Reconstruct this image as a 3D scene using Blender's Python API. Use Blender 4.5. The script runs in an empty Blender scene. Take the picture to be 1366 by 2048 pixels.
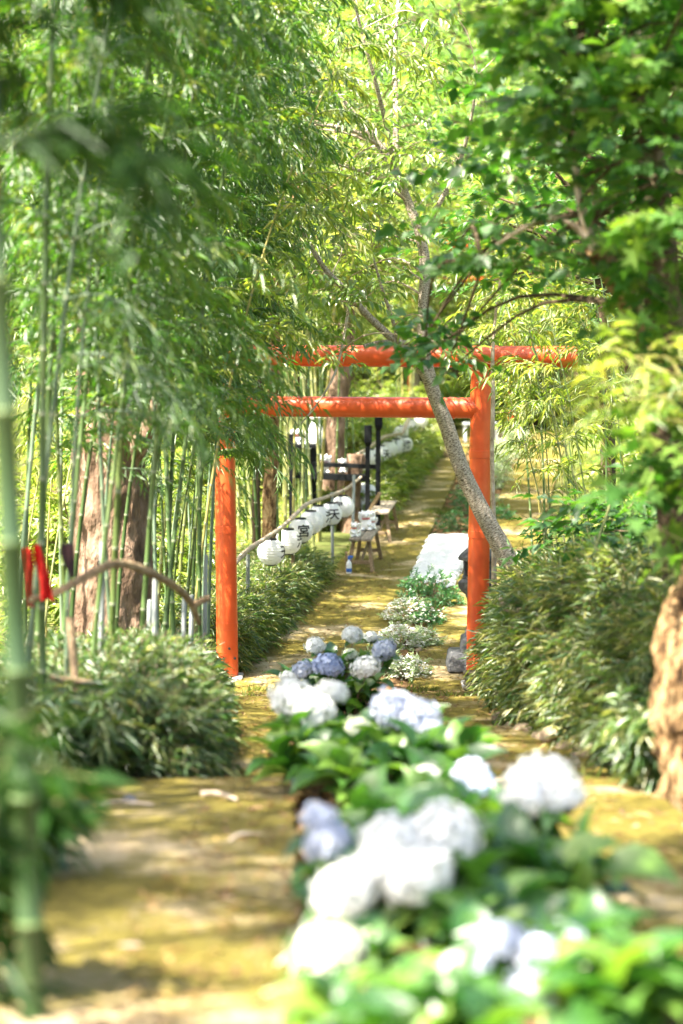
import bpy, bmesh, math, random
import numpy as np
from mathutils import Vector, noise

random.seed(7)
RG = np.random.default_rng(11)
SC = bpy.context.scene
COL = SC.collection
PI = math.pi
CAM_Z = 3.6
TH = math.atan(424 / 4000)
CT, ST = math.cos(TH), math.sin(TH)


def P(px, py, Y):
    """world point seen at photo pixel (px,py) at forward distance Y"""
    u, v = (px - 683) / 4000, (1024 - py) / 4000
    dy, dz = CT + v * ST, -ST + v * CT
    t = Y / dy
    return Vector((u * t, Y, CAM_Z + dz * t))


def PX(px, Y):
    return (px - 683) / 4000 * Y


# ------------------------------------------------------------------ terrain
PROF = [(-30, 2.15), (3.2, 2.15), (4.4, 2.0), (9.0, 1.42), (9.01, 1.33), (10.5, 1.16), (12.5, 0.91), (12.51, 0.85), (15.0, 0.6), (15.01, 0.52), (18.2, 0.0), (200, 0.0)]
PY, PZ = [a for a, b in PROF], [b for a, b in PROF]


def prof(Y):
    return float(np.interp(Y, PY, PZ))


def ss(a, b, x):
    t = min(1, max(0, (x - a) / (b - a)))
    return t * t * (3 - 2 * t)


def ground(X, Y):
    z = prof(Y) - 0.07
    z += 1.6 * ss(2.0 + 0.09 * max(0, Y - 18), 8 + 0.09 * max(0, Y - 18), X)
    z += 22 * ss(60, 125, Y)
    d = abs(X - 1) - 9
    if d > 0:
        z += 0.28 * d * ss(12, 30, Y)
    return z + 0.03 * noise.noise((X * 0.7, Y * 0.7, 3.1)) * (1 if Y > 3 else 0)


# ------------------------------------------------------------------ materials
def nt(name):
    m = bpy.data.materials.new(name)
    m.use_nodes = True
    t = m.node_tree
    t.nodes.clear()
    out = t.nodes.new('ShaderNodeOutputMaterial')
    return m, t, out


def node(t, kind, **kw):
    n = t.nodes.new(kind)
    for k, v in kw.items():
        if k in n.inputs.keys():
            n.inputs[k].default_value = v
        else:
            setattr(n, k, v)
    return n


def ramp(t, fac, stops):
    r = t.nodes.new('ShaderNodeValToRGB')
    e = r.color_ramp.elements
    while len(e) > 1:
        e.remove(e[-1])
    e[0].position, e[0].color = stops[0][0], (*stops[0][1], 1)
    for p, c in stops[1:]:
        q = e.new(p)
        q.color = (*c, 1)
    t.links.new(fac, r.inputs[0])
    return r


def leaf_mat(name, cols, trans=0.45, gloss=0.10, rough=0.38, warm=(1.05, 1.15, 0.5)):
    gloss *= 0.6
    rough += 0.05
    m, t, out = nt(name)
    a = node(t, 'ShaderNodeAttribute', attribute_name='rnd')
    n = len(cols)
    r = ramp(t, a.outputs['Fac'], [(i / (n - 1), c) for i, c in enumerate(cols)])
    d = node(t, 'ShaderNodeBsdfDiffuse')
    tr = node(t, 'ShaderNodeBsdfTranslucent')
    mulc = node(t, 'ShaderNodeMix', data_type='RGBA', blend_type='MULTIPLY')
    mulc.inputs['Factor'].default_value = 1
    mulc.clamp_result = False
    t.links.new(r.outputs[0], mulc.inputs[6])
    mulc.inputs[7].default_value = (*[w * 1.6 for w in warm], 1)
    t.links.new(r.outputs[0], d.inputs[0])
    t.links.new(mulc.outputs[2], tr.inputs[0])
    mx = node(t, 'ShaderNodeMixShader', Fac=trans)
    t.links.new(d.outputs[0], mx.inputs[1])
    t.links.new(tr.outputs[0], mx.inputs[2])
    g = node(t, 'ShaderNodeBsdfGlossy', Roughness=rough)
    g.inputs[0].default_value = (1, 1, 1, 1)
    lw = node(t, 'ShaderNodeLayerWeight', Blend=0.25)
    mm = node(t, 'ShaderNodeMath', operation='MULTIPLY_ADD')
    mm.inputs[1].default_value = gloss * 1.5
    mm.inputs[2].default_value = gloss * 0.5
    t.links.new(lw.outputs['Facing'], mm.inputs[0])
    m2 = node(t, 'ShaderNodeMixShader')
    t.links.new(mm.outputs[0], m2.inputs[0])
    t.links.new(mx.outputs[0], m2.inputs[1])
    t.links.new(g.outputs[0], m2.inputs[2])
    t.links.new(m2.outputs[0], out.inputs[0])
    return m


def surf_mat(name, stops, scale=6, detail=6, rough=0.7, bump=0.3, bscale=None, coords='Object', stretch=(1, 1, 1), spec=0.4, coat=0.0, bdist=0.02, distort=0.0, trans=0.0, orand=None):
    m, t, out = nt(name)
    tc = node(t, 'ShaderNodeTexCoord')
    mp = node(t, 'ShaderNodeMapping')
    mp.inputs['Scale'].default_value = stretch
    t.links.new(tc.outputs[coords], mp.inputs[0])
    no = node(t, 'ShaderNodeTexNoise', Scale=scale, Detail=detail, Roughness=0.62, Distortion=distort)
    t.links.new(mp.outputs[0], no.inputs[0])
    r = ramp(t, no.outputs[0], stops)
    b = node(t, 'ShaderNodeBsdfPrincipled', Roughness=rough)
    b.inputs['Specular IOR Level'].default_value = spec
    b.inputs['Coat Weight'].default_value = coat
    b.inputs['Coat Roughness'].default_value = 0.08
    csock = r.outputs[0]
    if orand:
        oi = node(t, 'ShaderNodeObjectInfo')
        rr = ramp(t, oi.outputs['Random'], [(0, orand[0]), (0.5, orand[1]), (1, orand[2])])
        mo = node(t, 'ShaderNodeMix', data_type='RGBA', blend_type='MULTIPLY')
        mo.inputs['Factor'].default_value = 1
        t.links.new(csock, mo.inputs[6]); t.links.new(rr.outputs[0], mo.inputs[7])
        csock = mo.outputs[2]
    t.links.new(csock, b.inputs['Base Color'])
    if bump:
        n2 = node(t, 'ShaderNodeTexNoise', Scale=bscale or scale * 3, Detail=5)
        t.links.new(mp.outputs[0], n2.inputs[0])
        bp = node(t, 'ShaderNodeBump', Strength=bump, Distance=bdist)
        t.links.new(n2.outputs[0], bp.inputs['Height'])
        t.links.new(bp.outputs[0], b.inputs['Normal'])
    if trans:
        tr = node(t, 'ShaderNodeBsdfTranslucent')
        t.links.new(r.outputs[0], tr.inputs[0])
        mx = node(t, 'ShaderNodeMixShader', Fac=trans)
        t.links.new(b.outputs[0], mx.inputs[1])
        t.links.new(tr.outputs[0], mx.inputs[2])
        t.links.new(mx.outputs[0], out.inputs[0])
    else:
        t.links.new(b.outputs[0], out.inputs[0])
    return m


def path_mat():
    m, t, out = nt('mossy_concrete')
    tc = node(t, 'ShaderNodeTexCoord')
    big = node(t, 'ShaderNodeTexNoise', Scale=0.9, Detail=7, Roughness=0.65, Distortion=0.4)
    fine = node(t, 'ShaderNodeTexNoise', Scale=28, Detail=6, Roughness=0.7)
    mid = node(t, 'ShaderNodeTexNoise', Scale=5, Detail=6, Roughness=0.6)
    for n in (big, fine, mid):
        t.links.new(tc.outputs['Object'], n.inputs[0])
    con = ramp(t, mid.outputs[0], [(0.25, (0.36, 0.25, 0.13)), (0.5, (0.50, 0.38, 0.23)), (0.75, (0.58, 0.46, 0.31))])
    mos = ramp(t, fine.outputs[0], [(0.3, (0.072, 0.058, 0.010)), (0.55, (0.145, 0.115, 0.016)), (0.75, (0.24, 0.19, 0.04))])
    add = node(t, 'ShaderNodeMath', operation='MULTIPLY_ADD')
    add.inputs[1].default_value = 0.35
    t.links.new(fine.outputs[0], add.inputs[0])
    t.links.new(big.outputs[0], add.inputs[2])
    fac = ramp(t, add.outputs[0], [(0.50, (0, 0, 0)), (0.66, (1, 1, 1))])
    mx = node(t, 'ShaderNodeMix', data_type='RGBA')
    t.links.new(fac.outputs[0], mx.inputs['Factor'])
    t.links.new(con.outputs[0], mx.inputs[6])
    t.links.new(mos.outputs[0], mx.inputs[7])
    b = node(t, 'ShaderNodeBsdfPrincipled', Roughness=0.85)
    b.inputs['Specular IOR Level'].default_value = 0.25
    t.links.new(mx.outputs[2], b.inputs['Base Color'])
    bp = node(t, 'ShaderNodeBump', Strength=0.9, Distance=0.025)
    t.links.new(fine.outputs[0], bp.inputs['Height'])
    t.links.new(bp.outputs[0], b.inputs['Normal'])
    t.links.new(b.outputs[0], out.inputs[0])
    return m


M = {}
M['soil'] = surf_mat('soil', [(0.3, (0.05, 0.028, 0.012)), (0.5, (0.13, 0.075, 0.035)), (0.7, (0.22, 0.14, 0.07))], 5, rough=0.95, bump=0.8, bscale=30, spec=0.1)
M['forest_floor'] = surf_mat('forest_floor', [(0.3, (0.035, 0.04, 0.012)), (0.5, (0.07, 0.085, 0.022)), (0.7, (0.14, 0.12, 0.05))], 1.3, detail=9, rough=0.95, bump=0.8, bscale=14, spec=0.1)
M['path'] = path_mat()
M['gravel'] = surf_mat('white_gravel', [(0.3, (0.5, 0.5, 0.48)), (0.55, (0.78, 0.78, 0.77)), (0.75, (0.86, 0.86, 0.85))], 45, rough=0.9, bump=1.0, bscale=70, spec=0.2, bdist=0.03)
M['vermilion'] = surf_mat('vermilion_paint', [(0.28, (0.62, 0.070, 0.014)), (0.5, (0.72, 0.095, 0.02)), (0.72, (0.76, 0.125, 0.035))], 4, rough=0.42, bump=0.06, bscale=14, spec=0.5, coat=0.3)
M['concrete'] = surf_mat('grey_concrete', [(0.3, (0.25, 0.24, 0.22)), (0.7, (0.45, 0.43, 0.4))], 14, rough=0.9, bump=0.4)
M['stone'] = surf_mat('dark_stone', [(0.28, (0.05, 0.05, 0.052)), (0.5, (0.12, 0.12, 0.125)), (0.72, (0.23, 0.225, 0.22))], 18, detail=9, rough=0.92, bump=0.7, bscale=50, spec=0.2)
M['rock'] = surf_mat('pale_rock', [(0.28, (0.10, 0.07, 0.04)), (0.55, (0.25, 0.19, 0.12)), (0.8, (0.38, 0.31, 0.22))], 12, rough=0.9, bump=0.6)
M['wood'] = surf_mat('weathered_wood', [(0.25, (0.09, 0.06, 0.03)), (0.55, (0.22, 0.15, 0.08)), (0.8, (0.38, 0.3, 0.2))], 5, rough=0.75, bump=0.4, stretch=(9, 1, 9))
M['greywood'] = surf_mat('grey_board', [(0.25, (0.12, 0.095, 0.07)), (0.55, (0.26, 0.215, 0.16)), (0.8, (0.42, 0.37, 0.29))], 5, rough=0.75, bump=0.4, stretch=(9, 1, 9))
M['blackwood'] = surf_mat('black_paint_wood', [(0.3, (0.003, 0.0035, 0.004)), (0.7, (0.009, 0.010, 0.011))], 8, rough=0.6, bump=0.15, spec=0.15)
M['paper'] = surf_mat('lantern_paper', [(0.3, (0.78, 0.77, 0.74)), (0.7, (0.88, 0.87, 0.84))], 9, rough=0.7, bump=0, trans=0.35)
M['ink'] = surf_mat('black_ink', [(0.3, (0.008, 0.008, 0.009)), (0.7, (0.02, 0.02, 0.02))], 8, rough=0.6, bump=0)
M['ceramic'] = surf_mat('white_ceramic', [(0.3, (0.72, 0.70, 0.67)), (0.7, (0.85, 0.83, 0.8))], 12, rough=0.25, bump=0, coat=0.4)
M['redcloth'] = surf_mat('red_cloth', [(0.3, (0.5, 0.012, 0.01)), (0.7, (0.68, 0.03, 0.02))], 14, rough=0.85, bump=0.2, spec=0.2, trans=0.25)
M['darkcloth'] = surf_mat('dark_cloth', [(0.3, (0.012, 0.01, 0.012)), (0.7, (0.05, 0.02, 0.02))], 14, rough=0.85, bump=0.2)
M['metal'] = surf_mat('grey_metal', [(0.3, (0.4, 0.42, 0.44)), (0.7, (0.6, 0.62, 0.64))], 10, rough=0.45, bump=0.05)
M['blueplastic'] = surf_mat('blue_plastic', [(0.3, (0.02, 0.1, 0.4)), (0.7, (0.04, 0.16, 0.5))], 6, rough=0.35, bump=0)
M['whiteplastic'] = surf_mat('white_plastic', [(0.3, (0.7, 0.7, 0.7)), (0.7, (0.8, 0.8, 0.78))], 6, rough=0.35, bump=0)
M['blackplastic'] = surf_mat('black_plastic', [(0.3, (0.012, 0.012, 0.012)), (0.7, (0.04, 0.035, 0.03))], 20, rough=0.4, bump=0.1)
M['hose'] = surf_mat('brown_hose', [(0.3, (0.12, 0.09, 0.05)), (0.7, (0.3, 0.25, 0.17))], 20, rough=0.5, bump=0.1)
M['bark'] = surf_mat('rough_bark', [(0.28, (0.035, 0.022, 0.014)), (0.5, (0.18, 0.115, 0.075)), (0.75, (0.42, 0.29, 0.21))], 9, detail=9, rough=0.9, bump=1.0, bscale=26, stretch=(1, 1, 0.35), spec=0.15, bdist=0.04)
M['darkbark'] = surf_mat('dark_bark', [(0.25, (0.025, 0.018, 0.01)), (0.5, (0.075, 0.052, 0.03)), (0.75, (0.16, 0.12, 0.075))], 9, detail=8, rough=0.9, bump=0.9, bscale=30, stretch=(1, 1, 0.4), spec=0.15)
M['orangebark'] = surf_mat('lichen_bark', [(0.36, (0.035, 0.02, 0.01)), (0.45, (0.14, 0.08, 0.035)), (0.54, (0.28, 0.18, 0.085)), (0.68, (0.40, 0.29, 0.15))], 17, detail=10, rough=0.95, bump=1.0, bscale=38, stretch=(1, 1, 0.5), spec=0.15, bdist=0.04)
M['cherrybark'] = surf_mat('cherry_bark', [(0.34, (0.035, 0.025, 0.018)), (0.43, (0.22, 0.17, 0.12)), (0.6, (0.46, 0.39, 0.31)), (0.78, (0.62, 0.56, 0.47))], 1.0, detail=5, rough=0.8, bump=0.6, bscale=1.0, coords='UV', stretch=(26, 90, 1), spec=0.3, bdist=0.01, distort=0.5)
M['twig'] = surf_mat('brown_twig', [(0.3, (0.12, 0.08, 0.045)), (0.7, (0.3, 0.22, 0.14))], 20, rough=0.8, bump=0)
M['branch'] = surf_mat('pale_branch', [(0.25, (0.2, 0.14, 0.085)), (0.5, (0.4, 0.31, 0.22)), (0.75, (0.6, 0.52, 0.42))], 14, detail=7, rough=0.8, bump=0.5)
M['darkculm'] = surf_mat('shaded_culm', [(0.3, (0.018, 0.045, 0.014)), (0.7, (0.05, 0.085, 0.03))], 2.2, rough=0.45, bump=0.05, stretch=(6, 6, 0.6))  # culm green with the shade at the left edge painted into its colour
M['tanbranch'] = surf_mat('tan_branch', [(0.28, (0.10, 0.06, 0.03)), (0.5, (0.26, 0.17, 0.09)), (0.75, (0.45, 0.34, 0.2))], 16, detail=8, rough=0.85, bump=0.8, bscale=40)
M['culm'] = surf_mat('green_culm', [(0.3, (0.04, 0.08, 0.02)), (0.5, (0.085, 0.14, 0.042)), (0.7, (0.16, 0.20, 0.085))], 2.2, rough=0.42, bump=0.05, spec=0.4, stretch=(6, 6, 0.6), orand=((0.55, 0.6, 0.5), (1, 1, 1), (1.0, 0.8, 0.6)))
M['palculm'] = surf_mat('yellowed_culm', [(0.3, (0.19, 0.22, 0.07)), (0.55, (0.32, 0.33, 0.13)), (0.75, (0.42, 0.38, 0.2))], 2.2, rough=0.45, bump=0.05, stretch=(6, 6, 0.6), orand=((0.55, 0.6, 0.5), (1, 1, 1), (1.0, 0.8, 0.6)))
M['bluculm'] = surf_mat('powdery_culm', [(0.3, (0.08, 0.13, 0.075)), (0.55, (0.16, 0.22, 0.14)), (0.75, (0.3, 0.35, 0.27))], 2.2, rough=0.6, bump=0.05, stretch=(6, 6, 0.6), orand=((0.55, 0.6, 0.5), (1, 1, 1), (1.0, 0.8, 0.6)))
M['culmring'] = surf_mat('culm_ring', [(0.3, (0.14, 0.17, 0.09)), (0.7, (0.27, 0.28, 0.18))], 12, rough=0.6, bump=0)
M['greystake'] = surf_mat('bleached_cane', [(0.3, (0.17, 0.19, 0.18)), (0.7, (0.36, 0.38, 0.36))], 6, rough=0.6, bump=0.1, stretch=(5, 5, 0.5))

G = leaf_mat
M['bamboo_leaf'] = G('bamboo_leaf', [(0.014, 0.055, 0.006), (0.034, 0.105, 0.010), (0.065, 0.155, 0.015), (0.13, 0.21, 0.022), (0.29, 0.28, 0.05)], 0.48, 0.14)
M['shade_leaf'] = G('shaded_bamboo_leaf', [(0.010, 0.035, 0.006), (0.02, 0.06, 0.009), (0.04, 0.09, 0.014)], 0.4, 0.03)  # bamboo leaf darkened in colour to stand for shade on the near foliage
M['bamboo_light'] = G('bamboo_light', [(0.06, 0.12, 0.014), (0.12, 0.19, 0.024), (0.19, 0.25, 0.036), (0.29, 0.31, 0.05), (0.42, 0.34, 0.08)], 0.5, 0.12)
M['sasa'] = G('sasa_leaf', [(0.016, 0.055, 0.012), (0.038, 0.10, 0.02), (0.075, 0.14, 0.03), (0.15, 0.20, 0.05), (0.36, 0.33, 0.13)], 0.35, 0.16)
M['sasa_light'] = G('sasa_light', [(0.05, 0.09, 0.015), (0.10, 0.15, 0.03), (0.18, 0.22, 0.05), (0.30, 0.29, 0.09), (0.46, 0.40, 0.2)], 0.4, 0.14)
M['cherry_leaf'] = G('cherry_leaf', [(0.05, 0.11, 0.02), (0.09, 0.16, 0.03), (0.14, 0.21, 0.045), (0.21, 0.26, 0.06), (0.38, 0.27, 0.05)], 0.5, 0.14, 0.32)
M['broad_leaf'] = G('broad_leaf', [(0.014, 0.07, 0.010), (0.03, 0.105, 0.014), (0.06, 0.15, 0.02), (0.14, 0.25, 0.03)], 0.45, 0.09, 0.42)
M['maple_leaf'] = G('maple_leaf', [(0.02, 0.09, 0.012), (0.045, 0.135, 0.018), (0.09, 0.19, 0.025), (0.2, 0.30, 0.04), (0.32, 0.36, 0.08)], 0.45, 0.04, 0.5)
M['wood_leaf'] = G('wood_leaf', [(0.07, 0.13, 0.02), (0.13, 0.20, 0.03), (0.2, 0.26, 0.04), (0.29, 0.33, 0.06), (0.42, 0.40, 0.10)], 0.5, 0.15, 0.35)
M['wood_leaf_b'] = G('wood_leaf_b', [(0.06, 0.15, 0.03), (0.10, 0.21, 0.045), (0.16, 0.26, 0.06), (0.26, 0.34, 0.09)], 0.5, 0.15, 0.35)
M['needle'] = G('feather_leaf', [(0.10, 0.14, 0.03), (0.19, 0.22, 0.06), (0.32, 0.32, 0.12), (0.44, 0.42, 0.2)], 0.45, 0.1)
M['hydra_leaf'] = G('hydrangea_leaf', [(0.016, 0.07, 0.010), (0.035, 0.115, 0.013), (0.075, 0.18, 0.02), (0.17, 0.28, 0.035)], 0.40, 0.14, 0.35)
M['grass'] = G('grass_blade', [(0.06, 0.10, 0.015), (0.12, 0.16, 0.03), (0.2, 0.21, 0.05)], 0.4, 0.05)
M['bright_leaf'] = G('bright_shrub_leaf', [(0.02, 0.10, 0.03), (0.04, 0.16, 0.05), (0.08, 0.21, 0.07), (0.16, 0.28, 0.11)], 0.4, 0.12)
M['silver_leaf'] = G('silver_leaf', [(0.16, 0.24, 0.14), (0.28, 0.36, 0.22), (0.42, 0.48, 0.34), (0.6, 0.62, 0.5)], 0.35, 0.08)
M['dry_leaf'] = G('dry_leaf', [(0.10, 0.05, 0.02), (0.2, 0.11, 0.04), (0.36, 0.25, 0.10)], 0.3, 0.08)
M['pet_white'] = G('petal_white', [(0.70, 0.70, 0.60), (0.84, 0.83, 0.79), (0.88, 0.87, 0.85)], 0.3, 0.03, 0.5, (0.62, 0.62, 0.6))
M['pet_lilac_shade'] = G('petal_lilac_shade', [(0.38, 0.43, 0.55), (0.54, 0.57, 0.66), (0.68, 0.69, 0.73)], 0.3, 0.03, 0.5, (0.62, 0.62, 0.65))  # pale lilac, deepened so shade on the low heads sits in the colour
M['pet_blue'] = G('petal_blue', [(0.28, 0.35, 0.54), (0.42, 0.48, 0.66), (0.58, 0.62, 0.75)], 0.3, 0.03, 0.5, (0.6, 0.6, 0.65))
M['pet_green'] = G('petal_green', [(0.48, 0.55, 0.30), (0.68, 0.70, 0.55), (0.8, 0.8, 0.74)], 0.3, 0.03, 0.5, (0.62, 0.62, 0.5))

# ------------------------------------------------------------------ object helpers


def link(name, me, parent=None, loc=(0, 0, 0)):
    o = bpy.data.objects.new(name, me)
    COL.objects.link(o)
    o.location = loc
    if parent is not None:
        o.parent = parent
    return o


def tag(o, label=None, cat=None, group=None, kind=None):
    if label: o['label'] = label
    if cat: o['category'] = cat
    if group: o['group'] = group
    if kind: o['kind'] = kind
    return o


def thing(name, label, cat, loc=(0, 0, 0), group=None, rz=0):
    o = bpy.data.objects.new(name, None)
    COL.objects.link(o)
    o.location = loc
    o.rotation_euler = (0, 0, rz)
    o.empty_display_size = 0.1
    return tag(o, label, cat, group)


def dup(root, loc, rot=(0, 0, 0), sc=1.0, label=None, group=None):
    kids = [c for c in COL.objects if c.parent == root] if root.name not in KIDS else KIDS[root.name]
    KIDS[root.name] = kids
    r = root.copy()
    COL.objects.link(r)
    r.location = loc
    r.rotation_euler = rot
    r.scale = (sc, sc, sc) if not hasattr(sc, '__len__') else sc
    if label: r['label'] = label
    if group: r['group'] = group
    for c in kids:
        d = c.copy()
        COL.objects.link(d)
        d.parent = r
    return r


KIDS = {}


class MB:
    """collects tubes, boxes and lathes; build() links them as ONE mesh object"""

    def __init__(s):
        s.v, s.f, s.uv, s.mi = [], [], [], []

    def add(s, verts, faces, uvs=None, mi=0):
        k = len(s.v)
        s.v += [tuple(a) for a in verts]
        for i, f in enumerate(faces):
            s.f.append([a + k for a in f])
            s.uv += uvs[i] if uvs else [(0, 0)] * len(f)
            s.mi.append(mi)

    def tube(s, pts, rad, seg=10, caps=True, mi=0, mis=None, wob=0, seed=0):
        pts = [Vector(p) for p in pts]
        n = len(pts)
        if not hasattr(rad, '__len__'): rad = [rad] * n
        t0 = (pts[1] - pts[0]).normalized()
        ref = Vector((1, 0, 0)) if abs(t0.x) < 0.8 else Vector((0, 1, 0))
        nx = (ref - t0 * ref.dot(t0)).normalized()
        V, F, U = [], [], []
        L = 0
        for i, p in enumerate(pts):
            t = (pts[min(i + 1, n - 1)] - pts[max(i - 1, 0)]).normalized()
            nx = (nx - t * nx.dot(t)).normalized()
            ny = t.cross(nx)
            for k in range(seg):
                a = 2 * PI * k / seg
                r = rad[i]
                if wob:
                    r *= 1 + wob * noise.noise((math.cos(a) * 2.2 + seed, math.sin(a) * 2.2, L * 2.5)) + 0.6 * wob * noise.noise((math.cos(a) * 6 + seed, math.sin(a) * 6, L * 7)) + (0.45 * wob * noise.noise((math.cos(a) * 15 + seed, math.sin(a) * 15, L * 16)) if seg > 40 else 0)
                V.append(p + nx * (r * math.cos(a)) + ny * (r * math.sin(a)))
            if i < n - 1: L += (pts[i + 1] - p).length
        Ls = [0]
        for i in range(1, n): Ls.append(Ls[-1] + (pts[i] - pts[i - 1]).length)
        c0 = 2 * PI * max(rad)
        off = seed * 3.7
        for i in range(n - 1):
            for k in range(seg):
                k2 = (k + 1) % seg
                f = [i * seg + k, i * seg + k2, (i + 1) * seg + k2, (i + 1) * seg + k]
                u0, u1 = k / seg * c0, (k + 1) / seg * c0
                s.add([], [])
                F.append(f)
                U.append([(u0 + off, Ls[i]), (u1 + off, Ls[i]), (u1 + off, Ls[i + 1]), (u0 + off, Ls[i + 1])])
        k0 = len(s.v)
        s.v += [tuple(a) for a in V]
        for i, f in enumerate(F):
            s.f.append([a + k0 for a in f])
            s.uv += U[i]
            s.mi.append(mis[i // seg] if mis else mi)
        if caps:
            s.f.append([k0 + k for k in range(seg)][::-1]); s.uv += [(0, 0)] * seg; s.mi.append(mi)
            b = k0 + (n - 1) * seg
            s.f.append([b + k for k in range(seg)]); s.uv += [(0, 0)] * seg; s.mi.append(mi)

    def box(s, c, size, rz=0, ry=0, rx=0, taper=1.0, mi=0, bev=0.0):
        from mathutils import Euler
        R = Euler((rx, ry, rz)).to_matrix()
        x, y, z = [a / 2 for a in size]
        if bev <= 0:
            pr = [(1, 1)]
        V = []
        b = bev
        # chamfered box: rings at four heights
        rings = [(-z, x - b, y - b), (-z + b, x, y), (z - b, x * taper, y * taper), (z, (x - b) * taper, (y - b) * taper)] if b > 0 else [(-z, x, y), (z, x * taper, y * taper)]
        for (h, a, d) in rings:
            if b > 0:
                q = b * 0.8
                loop = [(-a + q, -d), (a - q, -d), (a, -d + q), (a, d - q), (a - q, d), (-a + q, d), (-a, d - q), (-a, -d + q)]
            else:
                loop = [(-a, -d), (a, -d), (a, d), (-a, d)]
            for (p, q2) in loop:
                V.append(Vector(c) + R @ Vector((p, q2, h)))
        m = 8 if b > 0 else 4
        F = [list(range(m))[::-1], [len(V) - m + k for k in range(m)]]
        for i in range(len(rings) - 1):
            for k in range(m):
                F.append([i * m + k, i * m + (k + 1) % m, (i + 1) * m + (k + 1) % m, (i + 1) * m + k])
        s.add(V, F, None, mi)

    def lathe(s, c, prof_, seg=24, mi=0, sq=None, rz=0):
        V, F = [], []
        n = len(prof_)
        for (r, z) in prof_:
            for k in range(seg):
                a = 2 * PI * k / seg + rz
                V.append((c[0] + r * math.cos(a), c[1] + r * math.sin(a), c[2] + z))
        for i in range(n - 1):
            for k in range(seg):
                F.append([i * seg + k, i * seg + (k + 1) % seg, (i + 1) * seg + (k + 1) % seg, (i + 1) * seg + k])
        F.append(list(range(seg))[::-1])
        F.append([(n - 1) * seg + k for k in range(seg)])
        s.add(V, F, None, mi)

    def mesh(s, name, mats, origin=(0, 0, 0), smooth=True):
        me = bpy.data.meshes.new(name)
        o = Vector(origin)
        me.from_pydata([tuple(Vector(v) - o) for v in s.v], [], s.f)
        uv = me.uv_layers.new(name='UVMap')
        uv.data.foreach_set('uv', np.array(s.uv, dtype=np.float32).ravel())
        for m in (mats if isinstance(mats, (list, tuple)) else [mats]):
            me.materials.append(m)
        me.polygons.foreach_set('material_index', s.mi)
        if smooth:
            me.polygons.foreach_set('use_smooth', [True] * len(s.f))
            me.set_sharp_from_angle(angle=math.radians(42))
        me.update()
        return me

    def build(s, name, mats, parent=None, smooth=True):
        o = (0, 0, 0)
        if parent is not None: o = parent.location
        return link(name, s.mesh(name, mats, o, smooth), parent)


def spline(pts, n=6):
    """Catmull-Rom through points"""
    pts = [Vector(p) for p in pts]
    out = []
    for i in range(len(pts) - 1):
        p0, p1, p2, p3 = pts[max(i - 1, 0)], pts[i], pts[i + 1], pts[min(i + 2, len(pts) - 1)]
        for k in range(n):
            t = k / n
            out.append(0.5 * ((2 * p1) + (p2 - p0) * t + (2 * p0 - 5 * p1 + 4 * p2 - p3) * t * t + (3 * p1 - p0 - 3 * p2 + p3) * t ** 3))
    out.append(pts[-1])
    return out


def lerp_r(r, n):
    return list(np.interp(np.linspace(0, len(r) - 1, n), range(len(r)), r))


# ------------------------------------------------------------------ leaves (numpy)
def unit(a):
    return a / np.maximum(1e-9, np.linalg.norm(a, axis=1, keepdims=True))


T_LANCE = (np.array([(0, 0, 0), (-0.5, 0.3, 0.10), (0, 0.36, -0.04), (0.5, 0.3, 0.10), (0, 1, -0.22)], float), [(0, 2, 4, 1), (0, 3, 4, 2)])
T_OVATE = (np.array([(0, 0, 0), (-0.5, 0.42, 0.10), (0, 0.45, -0.05), (0.5, 0.42, 0.10), (0, 1, -0.16)], float), [(0, 2, 4, 1), (0, 3, 4, 2)])
_r = [(0.0, 0.06, 0), (0.18, 0.34, 0.05), (0.42, 0.5, 0.08), (0.66, 0.42, 0.05), (0.86, 0.2, -0.04), (1.0, 0.02, -0.16)]
T_BIG = (np.array([p for (y, w, z) in _r for p in ((-w, y, z + w * 0.25), (0, y, z - 0.02), (w, y, z + w * 0.25))], float),
         [q for i in range(5) for q in ((3 * i, 3 * i + 1, 3 * i + 4, 3 * i + 3), (3 * i + 1, 3 * i + 2, 3 * i + 5, 3 * i + 4))])
# five-lobed leaf (four quads)
T_LOBE = (np.array([(0, 0, 0), (-0.55, 0.12, 0.06), (-0.22, 0.34, 0), (-0.62, 0.62, -0.04), (-0.18, 0.62, 0.0), (0, 1.0, -0.12),
                    (0.18, 0.62, 0.0), (0.62, 0.62, -0.04), (0.22, 0.34, 0), (0.55, 0.12, 0.06), (0, 0.4, 0.03)], float),
          [(0, 10, 2, 1), (2, 10, 4, 3), (4, 10, 6, 5), (6, 10, 8, 7), (8, 10, 0, 9)])
T_TWIG = (np.array([(math.cos(a), y, math.sin(a)) for y in (0, 1) for a in (0, 2.094, 4.189)], float) * np.array([0.5, 1, 0.5]),
          [(0, 1, 4, 3), (1, 2, 5, 4), (2, 0, 3, 5)])
T_PET = (np.array([(0, 0, 0), (-0.55, 0.55, 0.08), (0, 1, 0.14), (0.55, 0.55, 0.08)], float), [(0, 3, 2, 1)])


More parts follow.
